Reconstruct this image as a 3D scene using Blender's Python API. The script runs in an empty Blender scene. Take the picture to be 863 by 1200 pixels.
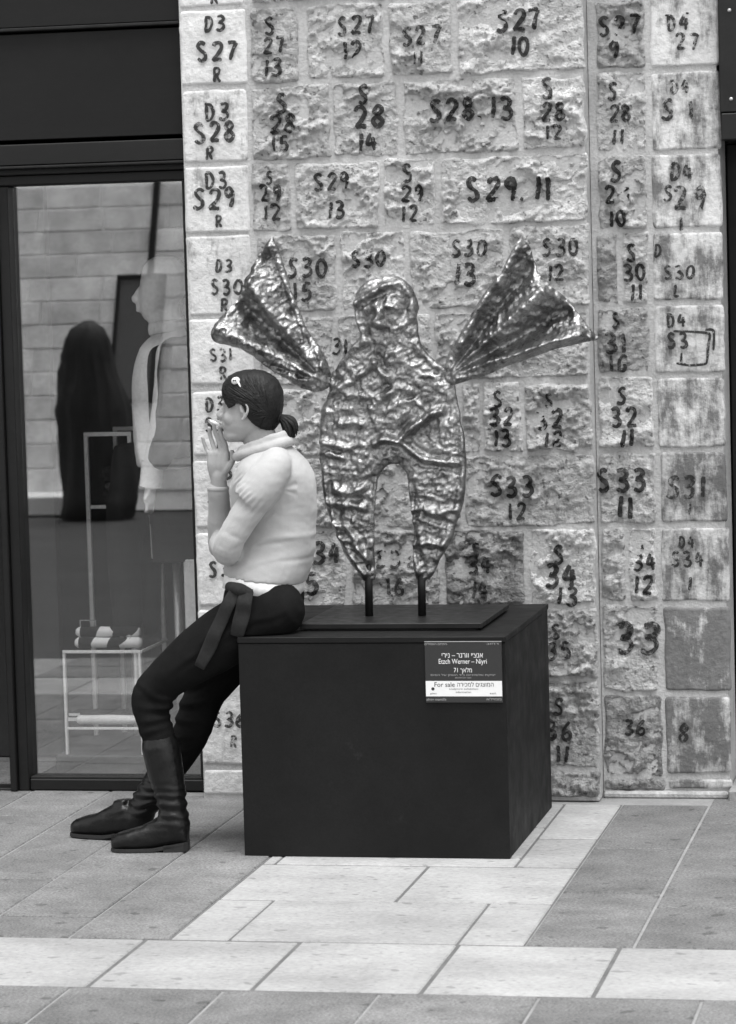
import bpy, bmesh, math, random
import numpy as np
from mathutils import Vector, Matrix

rnd = random.Random(7)
scene = bpy.context.scene
COL = scene.collection

# ------------------------------------------------------------------ camera
CAM_F, CAM_YAW, CAM_PITCH, CAM_ROLL = 3588.8 / 1200 * 36, 0.20557, -0.07707, -0.02786
CAM_POS = Vector((0.0, -9.0942, 1.6))
_fw = Vector((-math.sin(CAM_YAW) * math.cos(CAM_PITCH), math.cos(CAM_YAW) * math.cos(CAM_PITCH), math.sin(CAM_PITCH)))
_rt = Vector((math.cos(CAM_YAW), math.sin(CAM_YAW), 0.0))
_up = _rt.cross(_fw)
CR = _rt * math.cos(CAM_ROLL) + _up * math.sin(CAM_ROLL)
CU = -_rt * math.sin(CAM_ROLL) + _up * math.cos(CAM_ROLL)
cd = bpy.data.cameras.new('camera')
cam = bpy.data.objects.new('camera', cd)
COL.objects.link(cam)
M = Matrix((CR, CU, -_fw)).transposed().to_4x4()
M.translation = CAM_POS
cam.matrix_world = M
cd.sensor_fit = 'VERTICAL'
cd.sensor_height = 36
cd.lens = CAM_F
cd.clip_end = 500
cd.dof.use_dof = True
cd.dof.focus_distance = 8.75
cd.dof.aperture_fstop = 7.1
scene.camera = cam

# ------------------------------------------------------------------ sky, sun, exposure
SUN_EL, SUN_AZ = math.radians(75), math.radians(150)     # bright overcast: soft light from high over the street
w = bpy.data.worlds.new('World')
scene.world = w
w.use_nodes = True
wn = w.node_tree
sky = wn.nodes.new('ShaderNodeTexSky')
sky.sky_type = 'NISHITA'
sky.sun_disc = False
sky.sun_elevation = SUN_EL
sky.sun_rotation = SUN_AZ
bw = wn.nodes.new('ShaderNodeRGBToBW')                    # black and white photograph: a grey sky
bg = wn.nodes['Background']
bg.inputs[1].default_value = 0.15
wn.links.new(sky.outputs[0], bw.inputs[0])
wn.links.new(bw.outputs[0], bg.inputs[0])
sl = bpy.data.lights.new('sun', 'SUN')
sl.energy = 1.5
sl.angle = math.radians(42)
sun = bpy.data.objects.new('sun', sl)
COL.objects.link(sun)
sd = Vector((math.sin(SUN_AZ) * math.cos(SUN_EL), math.cos(SUN_AZ) * math.cos(SUN_EL), math.sin(SUN_EL)))
sun.rotation_euler = sd.to_track_quat('Z', 'Y').to_euler()
sun.location = (8, -12, 20)
scene.view_settings.view_transform = 'Standard'
scene.view_settings.look = 'None'
scene.view_settings.gamma = 1
scene.view_settings.use_curve_mapping = False
scene.view_settings.exposure = 1.45
scene.render.engine = 'CYCLES'

# ------------------------------------------------------------------ helpers
ORG = {}                                                  # world origin of every object


def P3(px, py, Y):
    """point of the place at depth Y that stands at photo position (px, py); used to read sizes off the photograph"""
    d = _fw * (3588.8) + CR * (px - 431.5) - CU * (py - 600.0)
    t = (Y - CAM_POS.y) / d.y
    return CAM_POS + d * t


def hash3(ix, iy, iz):
    h = (ix.astype(np.int64) * 374761393 + iy.astype(np.int64) * 668265263 + iz.astype(np.int64) * 2147483647) & 0xffffffff
    h = ((h ^ (h >> 13)) * 1274126177) & 0xffffffff
    h = (h ^ (h >> 16)) & 0xffffffff
    return h / 4294967295.0


def vnoise(x, y, z=0.0):
    x, y = np.asarray(x, float), np.asarray(y, float)
    z = np.broadcast_to(np.asarray(z, float), x.shape)
    ix, iy, iz = np.floor(x), np.floor(y), np.floor(z)
    fx, fy, fz = x - ix, y - iy, z - iz
    fx, fy, fz = [t * t * (3 - 2 * t) for t in (fx, fy, fz)]
    r = 0
    for a in (0, 1):
        for b in (0, 1):
            for c in (0, 1):
                r = r + hash3(ix + a, iy + b, iz + c) * (fx if a else 1 - fx) * (fy if b else 1 - fy) * (fz if c else 1 - fz)
    return r * 2 - 1


def fbm(x, y, z=0.0, o=3, g=.5):
    s, a = 0, 1.0
    for i in range(o):
        s = s + a * vnoise(np.asarray(x) * 2 ** i, np.asarray(y) * 2 ** i, np.asarray(z) * 2 ** i + 7.3 * i)
        a *= g
    return s


def worley(x, y, s):
    ix, iy = np.floor(x), np.floor(y)
    d1 = np.full(np.shape(x), 9.0)
    dep = np.zeros(np.shape(x))
    for a in (-1, 0, 1):
        for b in (-1, 0, 1):
            cx, cy = ix + a, iy + b
            k = np.full(np.shape(x), float(s))
            d = np.hypot(cx + hash3(cx, cy, k) - x, cy + hash3(cx, cy, k + 51) - y)
            m = d < d1
            d1 = np.where(m, d, d1)
            dep = np.where(m, hash3(cx, cy, k + 97), dep)
    return d1, dep


def empty(name, loc, label=None, cat=None, group=None, kind=None):
    o = bpy.data.objects.new(name, None)
    o.empty_display_size = .1
    o.location = loc
    COL.objects.link(o)
    ORG[o] = Vector(loc)
    tag(o, label, cat, group, kind)
    return o


def tag(o, label=None, cat=None, group=None, kind=None):
    for k, v in (('label', label), ('category', cat), ('group', group), ('kind', kind)):
        if v:
            o[k] = v
    return o


def mk(name, verts, faces, mat, parent=None, smooth=False, org=None):
    """one mesh object from world-space vertices; origin at its base"""
    v = np.asarray([tuple(p) for p in verts], float)
    if org is None:
        org = np.array([(v[:, 0].min() + v[:, 0].max()) / 2, (v[:, 1].min() + v[:, 1].max()) / 2, v[:, 2].min()])
    org = np.asarray(tuple(org), float)
    me = bpy.data.meshes.new(name)
    me.from_pydata((v - org).tolist(), [], [tuple(f) for f in faces])
    me.update()
    if smooth:
        me.polygons.foreach_set('use_smooth', [True] * len(me.polygons))
    o = bpy.data.objects.new(name, me)
    COL.objects.link(o)
    ORG[o] = Vector(org)
    if parent is not None:
        o.parent = parent
        o.location = ORG[o] - ORG[parent]
    else:
        o.location = ORG[o]
    if mat:
        me.materials.append(mat)
    return o


def box(x0, x1, y0, y1, z0, z1, ch=0.0):
    """(verts, faces) of a box, chamfered by ch"""
    bm = bmesh.new()
    bmesh.ops.create_cube(bm, size=1)
    for v in bm.verts:
        v.co = Vector(((x0 + x1) / 2 + v.co.x * (x1 - x0), (y0 + y1) / 2 + v.co.y * (y1 - y0), (z0 + z1) / 2 + v.co.z * (z1 - z0)))
    if ch:
        bmesh.ops.bevel(bm, geom=bm.edges[:], offset=ch, segments=1, affect='EDGES', profile=.5)
    bm.verts.ensure_lookup_table()
    r = ([v.co.copy() for v in bm.verts], [[v.index for v in f.verts] for f in bm.faces])
    bm.free()
    return r


def join(*parts):
    V, F = [], []
    for v, f in parts:
        n = len(V)
        V += [Vector(tuple(p)) for p in v]
        F += [[i + n for i in q] for q in f]
    return V, F


def loft(rings, caps=True):
    n = len(rings[0])
    V, F = [], []
    for r in rings:
        V += [Vector(tuple(p)) for p in r]
    for k in range(len(rings) - 1):
        for i in range(n):
            j = (i + 1) % n
            F.append([k * n + i, k * n + j, (k + 1) * n + j, (k + 1) * n + i])
    if caps:
        F.append(list(range(n))[::-1])
        F.append([(len(rings) - 1) * n + i for i in range(n)])
    return V, F


def ring(c, a, b, n=24, p=2.0):
    c, a, b = Vector(c), Vector(a), Vector(b)
    out = []
    for i in range(n):
        t = 2 * math.pi * i / n
        cs, sn = math.cos(t), math.sin(t)
        out.append(c + a * (math.copysign(abs(cs) ** (2 / p), cs)) + b * (math.copysign(abs(sn) ** (2 / p), sn)))
    return out


def catmull(pts, sub):
    """smooth polyline through tuples (any length)"""
    A = np.asarray([tuple(p) for p in pts], float)
    A = np.vstack([2 * A[0] - A[1], A, 2 * A[-1] - A[-2]])
    out = []
    for i in range(1, len(A) - 2):
        for k in range(sub):
            t = k / sub
            p0, p1, p2, p3 = A[i - 1:i + 3]
            out.append(.5 * (2 * p1 + (p2 - p0) * t + (2 * p0 - 5 * p1 + 4 * p2 - p3) * t * t + (3 * p1 - p0 - 3 * p2 + p3) * t ** 3))
    out.append(A[-2])
    return np.array(out)


def tube(path, radii, n=14, caps=True, flat=1.0, side=None):
    """tapering tube along a path; flat squeezes it across 'side'"""
    P = [Vector(tuple(p)) for p in path]
    rings = []
    ref = Vector(side) if side else None
    prev = None
    for i, p in enumerate(P):
        t = (P[min(i + 1, len(P) - 1)] - P[max(i - 1, 0)]).normalized()
        if ref is not None:
            u = (ref - t * ref.dot(t)).normalized()
        elif prev is None:
            u = t.orthogonal().normalized()
        else:
            u = (prev - t * prev.dot(t)).normalized()
        prev = u
        v = t.cross(u)
        rings.append(ring(p, u * radii[i] * flat, v * radii[i], n))
    return loft(rings, caps)


def limb(pts, sub=5, n=16):
    """smooth tapering limb through (point, radius) pairs, rounded ends"""
    A = catmull([(*tuple(p), r) for p, r in pts], sub)
    path = [Vector(a[:3]) for a in A]
    rad = [max(a[3], .002) for a in A]
    d0 = (path[0] - path[1]).normalized()
    d1 = (path[-1] - path[-2]).normalized()
    pre = [(path[0] + d0 * rad[0] * s, rad[0] * c) for s, c in ((.96, .25), (.8, .6), (.5, .87))]
    post = [(path[-1] + d1 * rad[-1] * s, rad[-1] * c) for s, c in ((.5, .87), (.8, .6), (.96, .25))]
    allp = pre + list(zip(path, rad)) + post
    return tube([p for p, r in allp], [r for p, r in allp], n)


def ellipsoid(c, a, b, d, n=16, m=10):
    rings = []
    c, a, b, d = Vector(c), Vector(a), Vector(b), Vector(d)
    for k in range(1, m):
        t = math.pi * k / m
        rings.append(ring(c - d * math.cos(t), a * math.sin(t), b * math.sin(t), n))
    return loft(rings)


def fuse(name, parts, mat, parent=None, voxel=.006, smooth=3, disp=None, org=None):
    """melt overlapping closed pieces into one continuous surface"""
    V, F = join(*parts)
    me = bpy.data.meshes.new('tmp')
    me.from_pydata([tuple(v) for v in V], [], F)
    o = bpy.data.objects.new('tmp', me)
    COL.objects.link(o)
    m = o.modifiers.new('r', 'REMESH')
    m.mode = 'VOXEL'
    m.voxel_size = voxel
    if smooth:
        s = o.modifiers.new('s', 'SMOOTH')
        s.factor = .5
        s.iterations = smooth
    dg = bpy.context.evaluated_depsgraph_get()
    ev = o.evaluated_get(dg)
    em = ev.to_mesh()
    n = len(em.vertices)
    co = np.empty(n * 3)
    em.vertices.foreach_get('co', co)
    no = np.empty(n * 3)
    em.vertices.foreach_get('normal', no)
    faces = [tuple(p.vertices) for p in em.polygons]
    ev.to_mesh_clear()
    bpy.data.objects.remove(o)
    bpy.data.meshes.remove(me)
    co, no = co.reshape(-1, 3), no.reshape(-1, 3)
    if disp is not None:
        co = co + no * disp(co)[:, None]
    return mk(name, co, faces, mat, parent, True, org)


# ------------------------------------------------------------------ materials (all grey: the photograph is black and white)
def nd(nt, typ, **kw):
    n = nt.nodes.new(typ)
    for k, v in kw.items():
        setattr(n, k, v)
    return n


def mat(name, base, rough=.8, metal=0.0, var=.15, vscale=6.0, bump=0.0, bscale=60.0, fine=.1, fscale=90.0, spec=.5,
        stretch=(1, 1, 1), pits=0.0, pscale=80.0, gum=0.0, scuff=0.0, tone=False, stain=0.0, coat=0.0, rvar=0.0, bdist=.01, sheen=0.0):
    m = bpy.data.materials.new(name)
    m.use_nodes = True
    nt = m.node_tree
    b = nt.nodes['Principled BSDF']
    L = nt.links.new
    geo = nd(nt, 'ShaderNodeNewGeometry')
    mp = nd(nt, 'ShaderNodeMapping')
    mp.inputs['Scale'].default_value = stretch
    L(geo.outputs['Position'], mp.inputs[0])

    def noise(scale, detail=4, r=.6):
        n = nd(nt, 'ShaderNodeTexNoise')
        n.inputs['Scale'].default_value = scale
        n.inputs['Detail'].default_value = detail
        n.inputs['Roughness'].default_value = r
        L(mp.outputs[0], n.inputs['Vector'])
        return n.outputs[0]

    def rng(src, a, c, f0=.3, f1=.7):
        n = nd(nt, 'ShaderNodeMapRange')
        n.inputs[1].default_value, n.inputs[2].default_value = f0, f1
        n.inputs[3].default_value, n.inputs[4].default_value = a, c
        L(src, n.inputs[0])
        return n.outputs[0]

    def mul(p, q):
        n = nd(nt, 'ShaderNodeMath', operation='MULTIPLY')
        for i, s in enumerate((p, q)):
            if isinstance(s, (int, float)):
                n.inputs[i].default_value = s
            else:
                L(s, n.inputs[i])
        return n.outputs[0]
    v = mul(rng(noise(vscale), 1 - var, 1 + var), rng(noise(fscale, 3), 1 - fine, 1 + fine))
    v = mul(v, base)
    if gum:
        v = mul(v, rng(noise(19, 1, .3), 1.0, 1 - gum, .70, .73))
        v = mul(v, rng(noise(2.3, 3, .6), 1 + gum * .35, 1 - gum * .35, .35, .65))
    if scuff:
        v = mul(v, rng(noise(9, 7, .75), 1.0, 1 + scuff, .62, .74))
    if pits:
        v = mul(v, rng(noise(pscale, 2, .5), 1.0, 1 - pits, .60, .70))
    if tone or stain:
        oi = nd(nt, 'ShaderNodeObjectInfo')
        sp = nd(nt, 'ShaderNodeSeparateColor')
        L(oi.outputs['Color'], sp.inputs[0])
        if tone:
            v = mul(v, sp.outputs[0])
        if stain:                                    # grime that ran down the stone, amount per block in the object colour's green
            mp2 = nd(nt, 'ShaderNodeMapping')
            mp2.inputs['Scale'].default_value = (1.0, 1.0, .22)
            L(geo.outputs['Position'], mp2.inputs[0])
            n2 = nd(nt, 'ShaderNodeTexNoise')
            n2.inputs['Scale'].default_value = 24
            n2.inputs['Detail'].default_value = 8
            n2.inputs['Roughness'].default_value = .72
            L(mp2.outputs[0], n2.inputs['Vector'])
            k = nd(nt, 'ShaderNodeMath', operation='ADD')
            n3 = nd(nt, 'ShaderNodeTexNoise')
            n3.inputs['Scale'].default_value = 11
            n3.inputs['Detail'].default_value = 7
            n3.inputs['Roughness'].default_value = .7
            L(geo.outputs['Position'], n3.inputs['Vector'])
            av = nd(nt, 'ShaderNodeMix')
            av.inputs[0].default_value = .5
            L(n2.outputs[0], av.inputs[2])
            L(n3.outputs[0], av.inputs[3])
            L(av.outputs[0], k.inputs[0])
            L(sp.outputs[1], k.inputs[1])
            v = mul(v, rng(k.outputs[0], 1.0, 1 - stain, .73, .85))
    L(v, b.inputs['Base Color'])
    b.inputs['Roughness'].default_value = rough
    if rvar:
        L(rng(noise(vscale * 3), max(rough - rvar, .02), min(rough + rvar, 1)), b.inputs['Roughness'])
    b.inputs['Metallic'].default_value = metal
    b.inputs['Specular IOR Level'].default_value = spec
    b.inputs['Coat Weight'].default_value = coat
    b.inputs['Sheen Weight'].default_value = sheen
    if bump:
        bp = nd(nt, 'ShaderNodeBump')
        bp.inputs['Strength'].default_value = bump
        bp.inputs['Distance'].default_value = bdist
        L(noise(bscale, 5, .65), bp.inputs['Height'])
        L(bp.outputs[0], b.inputs['Normal'])
    return m


MT = {}
MT['rough_stone'] = mat('rough_stone', .60, .92, pits=.6, pscale=60, var=.22, vscale=9, bump=1.0, bscale=70, fine=.18, fscale=55, tone=True, stain=.45, spec=.2, bdist=.020)
MT['dressed_stone'] = mat('dressed_stone', .64, .88, pits=.22, pscale=45, var=.14, vscale=7, bump=.5, bscale=60, fine=.08, fscale=70, tone=True, stain=.72, spec=.2)
MT['mortar'] = mat('mortar', .47, .95, var=.16, vscale=8, bump=.6, bscale=80, fine=.12, fscale=120, spec=.2)
MT['facade_stone'] = mat('facade_stone', .42, .9, var=.2, vscale=3, bump=.4, bscale=30, spec=.2)
MT['light_slab'] = mat('light_slab', .33, .8, gum=.3, pits=.22, pscale=62, var=.12, vscale=5, bump=.5, bscale=45, fine=.13, fscale=60, tone=True, spec=.3, stretch=(1, 1.4, 1))
MT['grey_slab'] = mat('grey_slab', .16, .78, gum=.4, pits=.3, pscale=110, var=.2, vscale=8, bump=.5, bscale=60, fine=.42, fscale=150, tone=True, spec=.35)
MT['street'] = mat('street', .03, .85, var=.25, vscale=2, bump=.3, bscale=40)
MT['dark_cladding'] = mat('dark_cladding', .05, .7, var=.2, vscale=1)
MT['dark_joint'] = mat('dark_joint', .12, .95, var=.2, vscale=10, bump=.3, bscale=120)
MT['joint'] = mat('joint', .25, .95, var=.15, vscale=10, bump=.3, bscale=120)
MT['black_paint'] = mat('black_paint', .008, .6, scuff=1.6, var=.3, vscale=4, bump=.05, bscale=18, fine=.2, fscale=200, rvar=.12, spec=.2)
MT['black_metal'] = mat('black_metal', .012, .42, var=.2, vscale=9, fine=.1, rvar=.1, spec=.25)
MT['wall_paint'] = mat('wall_paint', .035, .5, var=.12, vscale=5, fine=.08, spec=.4)
MT['fascia'] = mat('fascia', .013, .55, var=.10, vscale=3, fine=.06, rvar=.06, spec=.15, stretch=(.4, 1, 1))
MT['frame'] = mat('frame', .010, .45, var=.2, vscale=5, fine=.1, spec=.25, stretch=(.3, 1, 1))
MT['bronze'] = mat('bronze', .33, .36, metal=1.0, var=.5, vscale=16, bump=.6, bscale=110, fine=.35, fscale=140, rvar=.12, bdist=.006, pits=.5, pscale=70)
MT['plaque'] = mat('plaque', .03, .35, var=.05, fine=.02)
MT['white_print'] = mat('white_print', .8, .5, var=.03, fine=.02)
MT['dim_print'] = mat('dim_print', .35, .5, var=.03, fine=.02)
MT['dark_print'] = mat('dark_print', .02, .6, var=.03, fine=.02)
MT['skin'] = mat('skin', .38, .5, var=.07, vscale=25, bump=.08, bscale=400, fine=.04, fscale=300, spec=.4)
MT['sweater'] = mat('sweater', .41, .95, var=.05, vscale=10, bump=.25, bscale=420, fine=.06, fscale=500, spec=.1, sheen=.2, bdist=.003)
MT['shirt'] = mat('shirt', .80, .85, var=.03, bump=.1, bscale=40, spec=.2)
MT['denim'] = mat('denim', .008, .9, var=.25, vscale=12, bump=.3, bscale=500, fine=.2, fscale=300, spec=.12, bdist=.003)
MT['sash'] = mat('sash', .022, .85, var=.2, vscale=14, bump=.2, bscale=300, fine=.15, spec=.2)
MT['leather'] = mat('leather', .006, .36, var=.2, vscale=20, bump=.35, bscale=60, fine=.1, rvar=.1, spec=.35, bdist=.004)
MT['rubber'] = mat('rubber', .015, .7)
MT['hair'] = mat('hair', .010, .5, var=.3, vscale=40, bump=.6, bscale=130, fine=.3, spec=.3, stretch=(.5, 1.5, 1.2), bdist=.006)
MT['clip'] = mat('clip', .75, .25, var=.1, fine=.05, spec=.6)
MT['cigarette'] = mat('cigarette', .85, .8, var=.02)
MT['lip'] = mat('lip', .25, .5)
MT['eye'] = mat('eye', .03, .2)
MT['mannequin'] = mat('mannequin', .82, .35, var=.05, spec=.5)
MT['suit'] = mat('suit', .02, .9, var=.2, vscale=10, bump=.2, bscale=200, spec=.15)
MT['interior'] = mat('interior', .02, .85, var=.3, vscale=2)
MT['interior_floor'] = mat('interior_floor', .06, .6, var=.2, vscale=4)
MT['white_panel'] = mat('white_panel', .85, .7, var=.05)
MT['steel'] = mat('steel', .55, .35, metal=.7, var=.1)
MT['sign_board'] = mat('sign_board', .1, .6, var=.1)
MT['coat_cloth'] = mat('coat_cloth', .012, .7, var=.3, vscale=8, bump=.4, bscale=20)
MT['acrylic_edge'] = mat('acrylic_edge', .9, .3, var=.05)


def paint_mat():
    """brushed black paint, worn off the high spots of the stone"""
    m = mat('brushed_paint', .022, .75, var=.3, vscale=40, spec=.25)
    nt = m.node_tree
    L = nt.links.new
    b = nt.nodes['Principled BSDF']
    geo = nd(nt, 'ShaderNodeNewGeometry')
    oi = nd(nt, 'ShaderNodeObjectInfo')
    sp = nd(nt, 'ShaderNodeSeparateColor')
    L(oi.outputs['Color'], sp.inputs[0])
    n = nd(nt, 'ShaderNodeTexNoise')
    n.inputs['Scale'].default_value = 75
    n.inputs['Detail'].default_value = 4
    n.inputs['Roughness'].default_value = .7
    L(geo.outputs['Position'], n.inputs['Vector'])
    a = nd(nt, 'ShaderNodeMath', operation='ADD')
    L(n.outputs[0], a.inputs[0])
    L(sp.outputs[1], a.inputs[1])
    r = nd(nt, 'ShaderNodeMapRange')
    r.inputs[1].default_value, r.inputs[2].default_value = .56, .72
    r.inputs[3].default_value, r.inputs[4].default_value = .93, .0
    L(a.outputs[0], r.inputs[0])
    L(r.outputs[0], b.inputs['Alpha'])
    return m


def glass_mat(name, refl, tint):
    m = bpy.data.materials.new(name)
    m.use_nodes = True
    nt = m.node_tree
    nt.nodes.remove(nt.nodes['Principled BSDF'])
    out = nt.nodes['Material Output']
    mx = nd(nt, 'ShaderNodeMixShader')
    tr = nd(nt, 'ShaderNodeBsdfTransparent')
    tr.inputs[0].default_value = (tint, tint, tint, 1)
    gl = nd(nt, 'ShaderNodeBsdfGlossy')
    gl.inputs['Roughness'].default_value = 0.0
    gl.inputs['Color'].default_value = (1, 1, 1, 1)
    mx.inputs[0].default_value = refl
    nt.links.new(tr.outputs[0], mx.inputs[1])
    nt.links.new(gl.outputs[0], mx.inputs[2])
    nt.links.new(mx.outputs[0], out.inputs[0])
    return m


MT['paint'] = paint_mat()
MT['glass'] = glass_mat('coated_glass', .20, .995)
MT['clear'] = glass_mat('clear_acrylic', .06, .96)
# ------------------------------------------------------------------ ground and paving
g = mk('ground', [(-60, -60, -.012), (60, -60, -.012), (60, 60, -.012), (-60, 60, -.012)], [(0, 1, 2, 3)], MT['street'])
tag(g, kind='structure')
bed = mk('joint_bed', [(-4.6, -3.12, -.004), (.7, -3.12, -.004), (.7, .12, -.004), (-4.6, .12, -.004)], [(0, 1, 2, 3)], MT['joint'])
tag(bed, kind='structure')
bed2 = mk('band_joint_bed', [(-4.6, -2.494, -.003), (.7, -2.494, -.003), (.7, -1.983, -.003), (-1.131, -1.983, -.003), (-1.131, -.05, -.003), (-2.008, -.05, -.003), (-2.008, -1.983, -.003), (-4.6, -1.983, -.003)], [(0, 1, 2, 3, 4, 5, 6, 7)], MT['dark_joint'])
tag(bed2, kind='structure')
pav = empty('pavement', (0, 0, 0), kind='structure')


def slab(x0, x1, y0, y1, light, gap=.004):
    dz = rnd.uniform(-.0012, .0012)
    g = gap * (.8 if light else .9)
    gy = 2.0 if light else 1.2
    o = mk('paving_slab', *box(x0 + g, x1 - g, y0 + g * gy, y1 - g * gy, -.03, dz, .003), MT['light_slab' if light else 'grey_slab'], pav)
    t = rnd.uniform(.93, 1.06) if light else rnd.uniform(.88, 1.12)
    o.color = (t, 0, 0, 1)
    return o


XB0, XB1 = -2.007, -1.132                                  # the light band that runs to the wall
Y1, Y2, Y3, Y4 = -1.033, -1.508, -1.985, -2.492
slab(XB0, -1.858, Y3, Y2, 1)
slab(-1.858, -1.295, Y3, Y2, 1)
slab(-1.295, XB1, Y3, Y2, 1)
slab(XB0, -1.54, Y2, Y1, 1)
slab(-1.54, XB1, Y2, Y1, 1)
slab(XB0, -1.97, Y1, -.9, 1)
slab(-1.97, -1.305, Y1, -.9, 1)
slab(-1.305, XB1, Y1, -.62, 1)
slab(-1.305, XB1, -.62, -.06, 1)
slab(XB0, -1.305, -.9, -.45, 1)
slab(XB0, -1.305, -.45, -.06, 1)
x = -4.39
while x < .9:                                              # the light band along the street
    slab(x, x + .3875, Y4, Y3, 1, .006)
    x += .3875
gx = [-4.30, -4.05, -3.79, -3.54, -3.28, -3.03, -2.772, -2.522, -2.264, XB0]
for i in range(len(gx) - 1):                               # grey slabs before the shop
    a = rnd.uniform(-1.75, -1.25)
    c = rnd.uniform(-.62, -.3)
    ys = [Y3, a, c, .115]
    if gx[i] > -2.3:
        ys = [Y3, -1.10, -.32, .115]
    for k in range(3):
        slab(gx[i], gx[i + 1], ys[k], ys[k + 1] - (.08 if (k == 2 and gx[i + 1] > -2.45) else 0), 0)
for x0, x1, ys in ((XB1, -.871, [Y3, -1.36, -.75, -.06]), (-.871, -.60, [Y3, -1.53, -.35, .06]), (-.60, -.34, [Y3, -1.2, -.5, .06]),
                   (-.34, -.08, [Y3, -1.6, -.7, .06]), (-.08, .18, [Y3, -1.3, -.3, .06]), (.18, .44, [Y3, -1.7, -.8, .06])):
    for k in range(3):
        slab(x0, x1, ys[k], ys[k + 1], 0)
x = -3.9
k = 0
while x < .6:                                              # grey slabs on the street side of the band
    slab(x, x + .36, Y4 - .34, Y4, 0)
    slab(x, x + .36, Y4 - .62, Y4 - .34, 0)
    x += .36
    k += 1

# ------------------------------------------------------------------ stone masonry with painted numbers
GLY = {
    '0': [[(.30, 1), (.08, .75), (.06, .3), (.28, .0), (.5, .28), (.5, .72), (.30, 1)]],
    '1': [[(.3, 1), (.31, .5), (.28, 0)]],
    '2': [[(.04, .78), (.16, .97), (.40, .96), (.50, .74), (.34, .42), (.04, .03)], [(.04, .03), (.3, .07), (.56, .03)]],
    '3': [[(.05, .92), (.32, 1), (.48, .82), (.38, .6), (.2, .53), (.45, .45), (.53, .2), (.3, 0), (.03, .1)]],
    '4': [[(.26, 1), (.04, .42), (.30, .40), (.56, .43)], [(.40, .8), (.38, .4), (.40, 0)]],
    '5': [[(.5, .98), (.12, 1)], [(.12, 1), (.1, .58), (.35, .62), (.52, .4), (.45, .1), (.2, 0), (.03, .12)]],
    '6': [[(.45, 1), (.16, .62), (.05, .25), (.2, 0), (.45, .08), (.5, .33), (.3, .48), (.08, .3)]],
    '7': [[(.03, .95), (.28, .98), (.53, .95)], [(.53, .95), (.36, .5), (.25, 0)]],
    '8': [[(.30, .53), (.10, .74), (.28, 1), (.48, .78), (.30, .53), (.06, .27), (.28, 0), (.52, .24), (.30, .53)]],
    '9': [[(.48, .75), (.30, .99), (.08, .76), (.25, .52), (.48, .75), (.44, .35), (.34, 0)]],
    'S': [[(.50, .88), (.30, 1), (.10, .82), (.22, .58), (.44, .40), (.46, .14), (.24, 0), (.03, .14)]],
    'D': [[(.10, .98), (.10, .5), (.08, .0)], [(.02, .98), (.36, .92), (.52, .52), (.36, .1), (.04, .0)]],
    'R': [[(.10, .98), (.10, .5), (.08, 0)], [(.06, .97), (.40, .95), (.48, .72), (.34, .52), (.10, .48)], [(.24, .5), (.38, .25), (.52, 0)]],
    'L': [[(.12, 1), (.12, .5), (.1, .03)], [(.1, .03), (.3, .04), (.5, .06)]],
    'G': [[(.5, .9), (.28, 1), (.06, .6), (.15, .08), (.42, .05), (.5, .38)], [(.5, .38), (.3, .38)]],
    '.': [[(.1, .0), (.12, .12)]],
    '#': [[(0, .98), (.5, .96), (1.0, .90), (1.08, .82), (1.08, .5), (1.06, .12), (.95, .02), (.5, .0), (.12, .06)], [(.95, 1.04), (1.2, .95), (1.22, .4)]],
    ',': [[(.14, .12), (.06, -.12)]],
}


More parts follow.
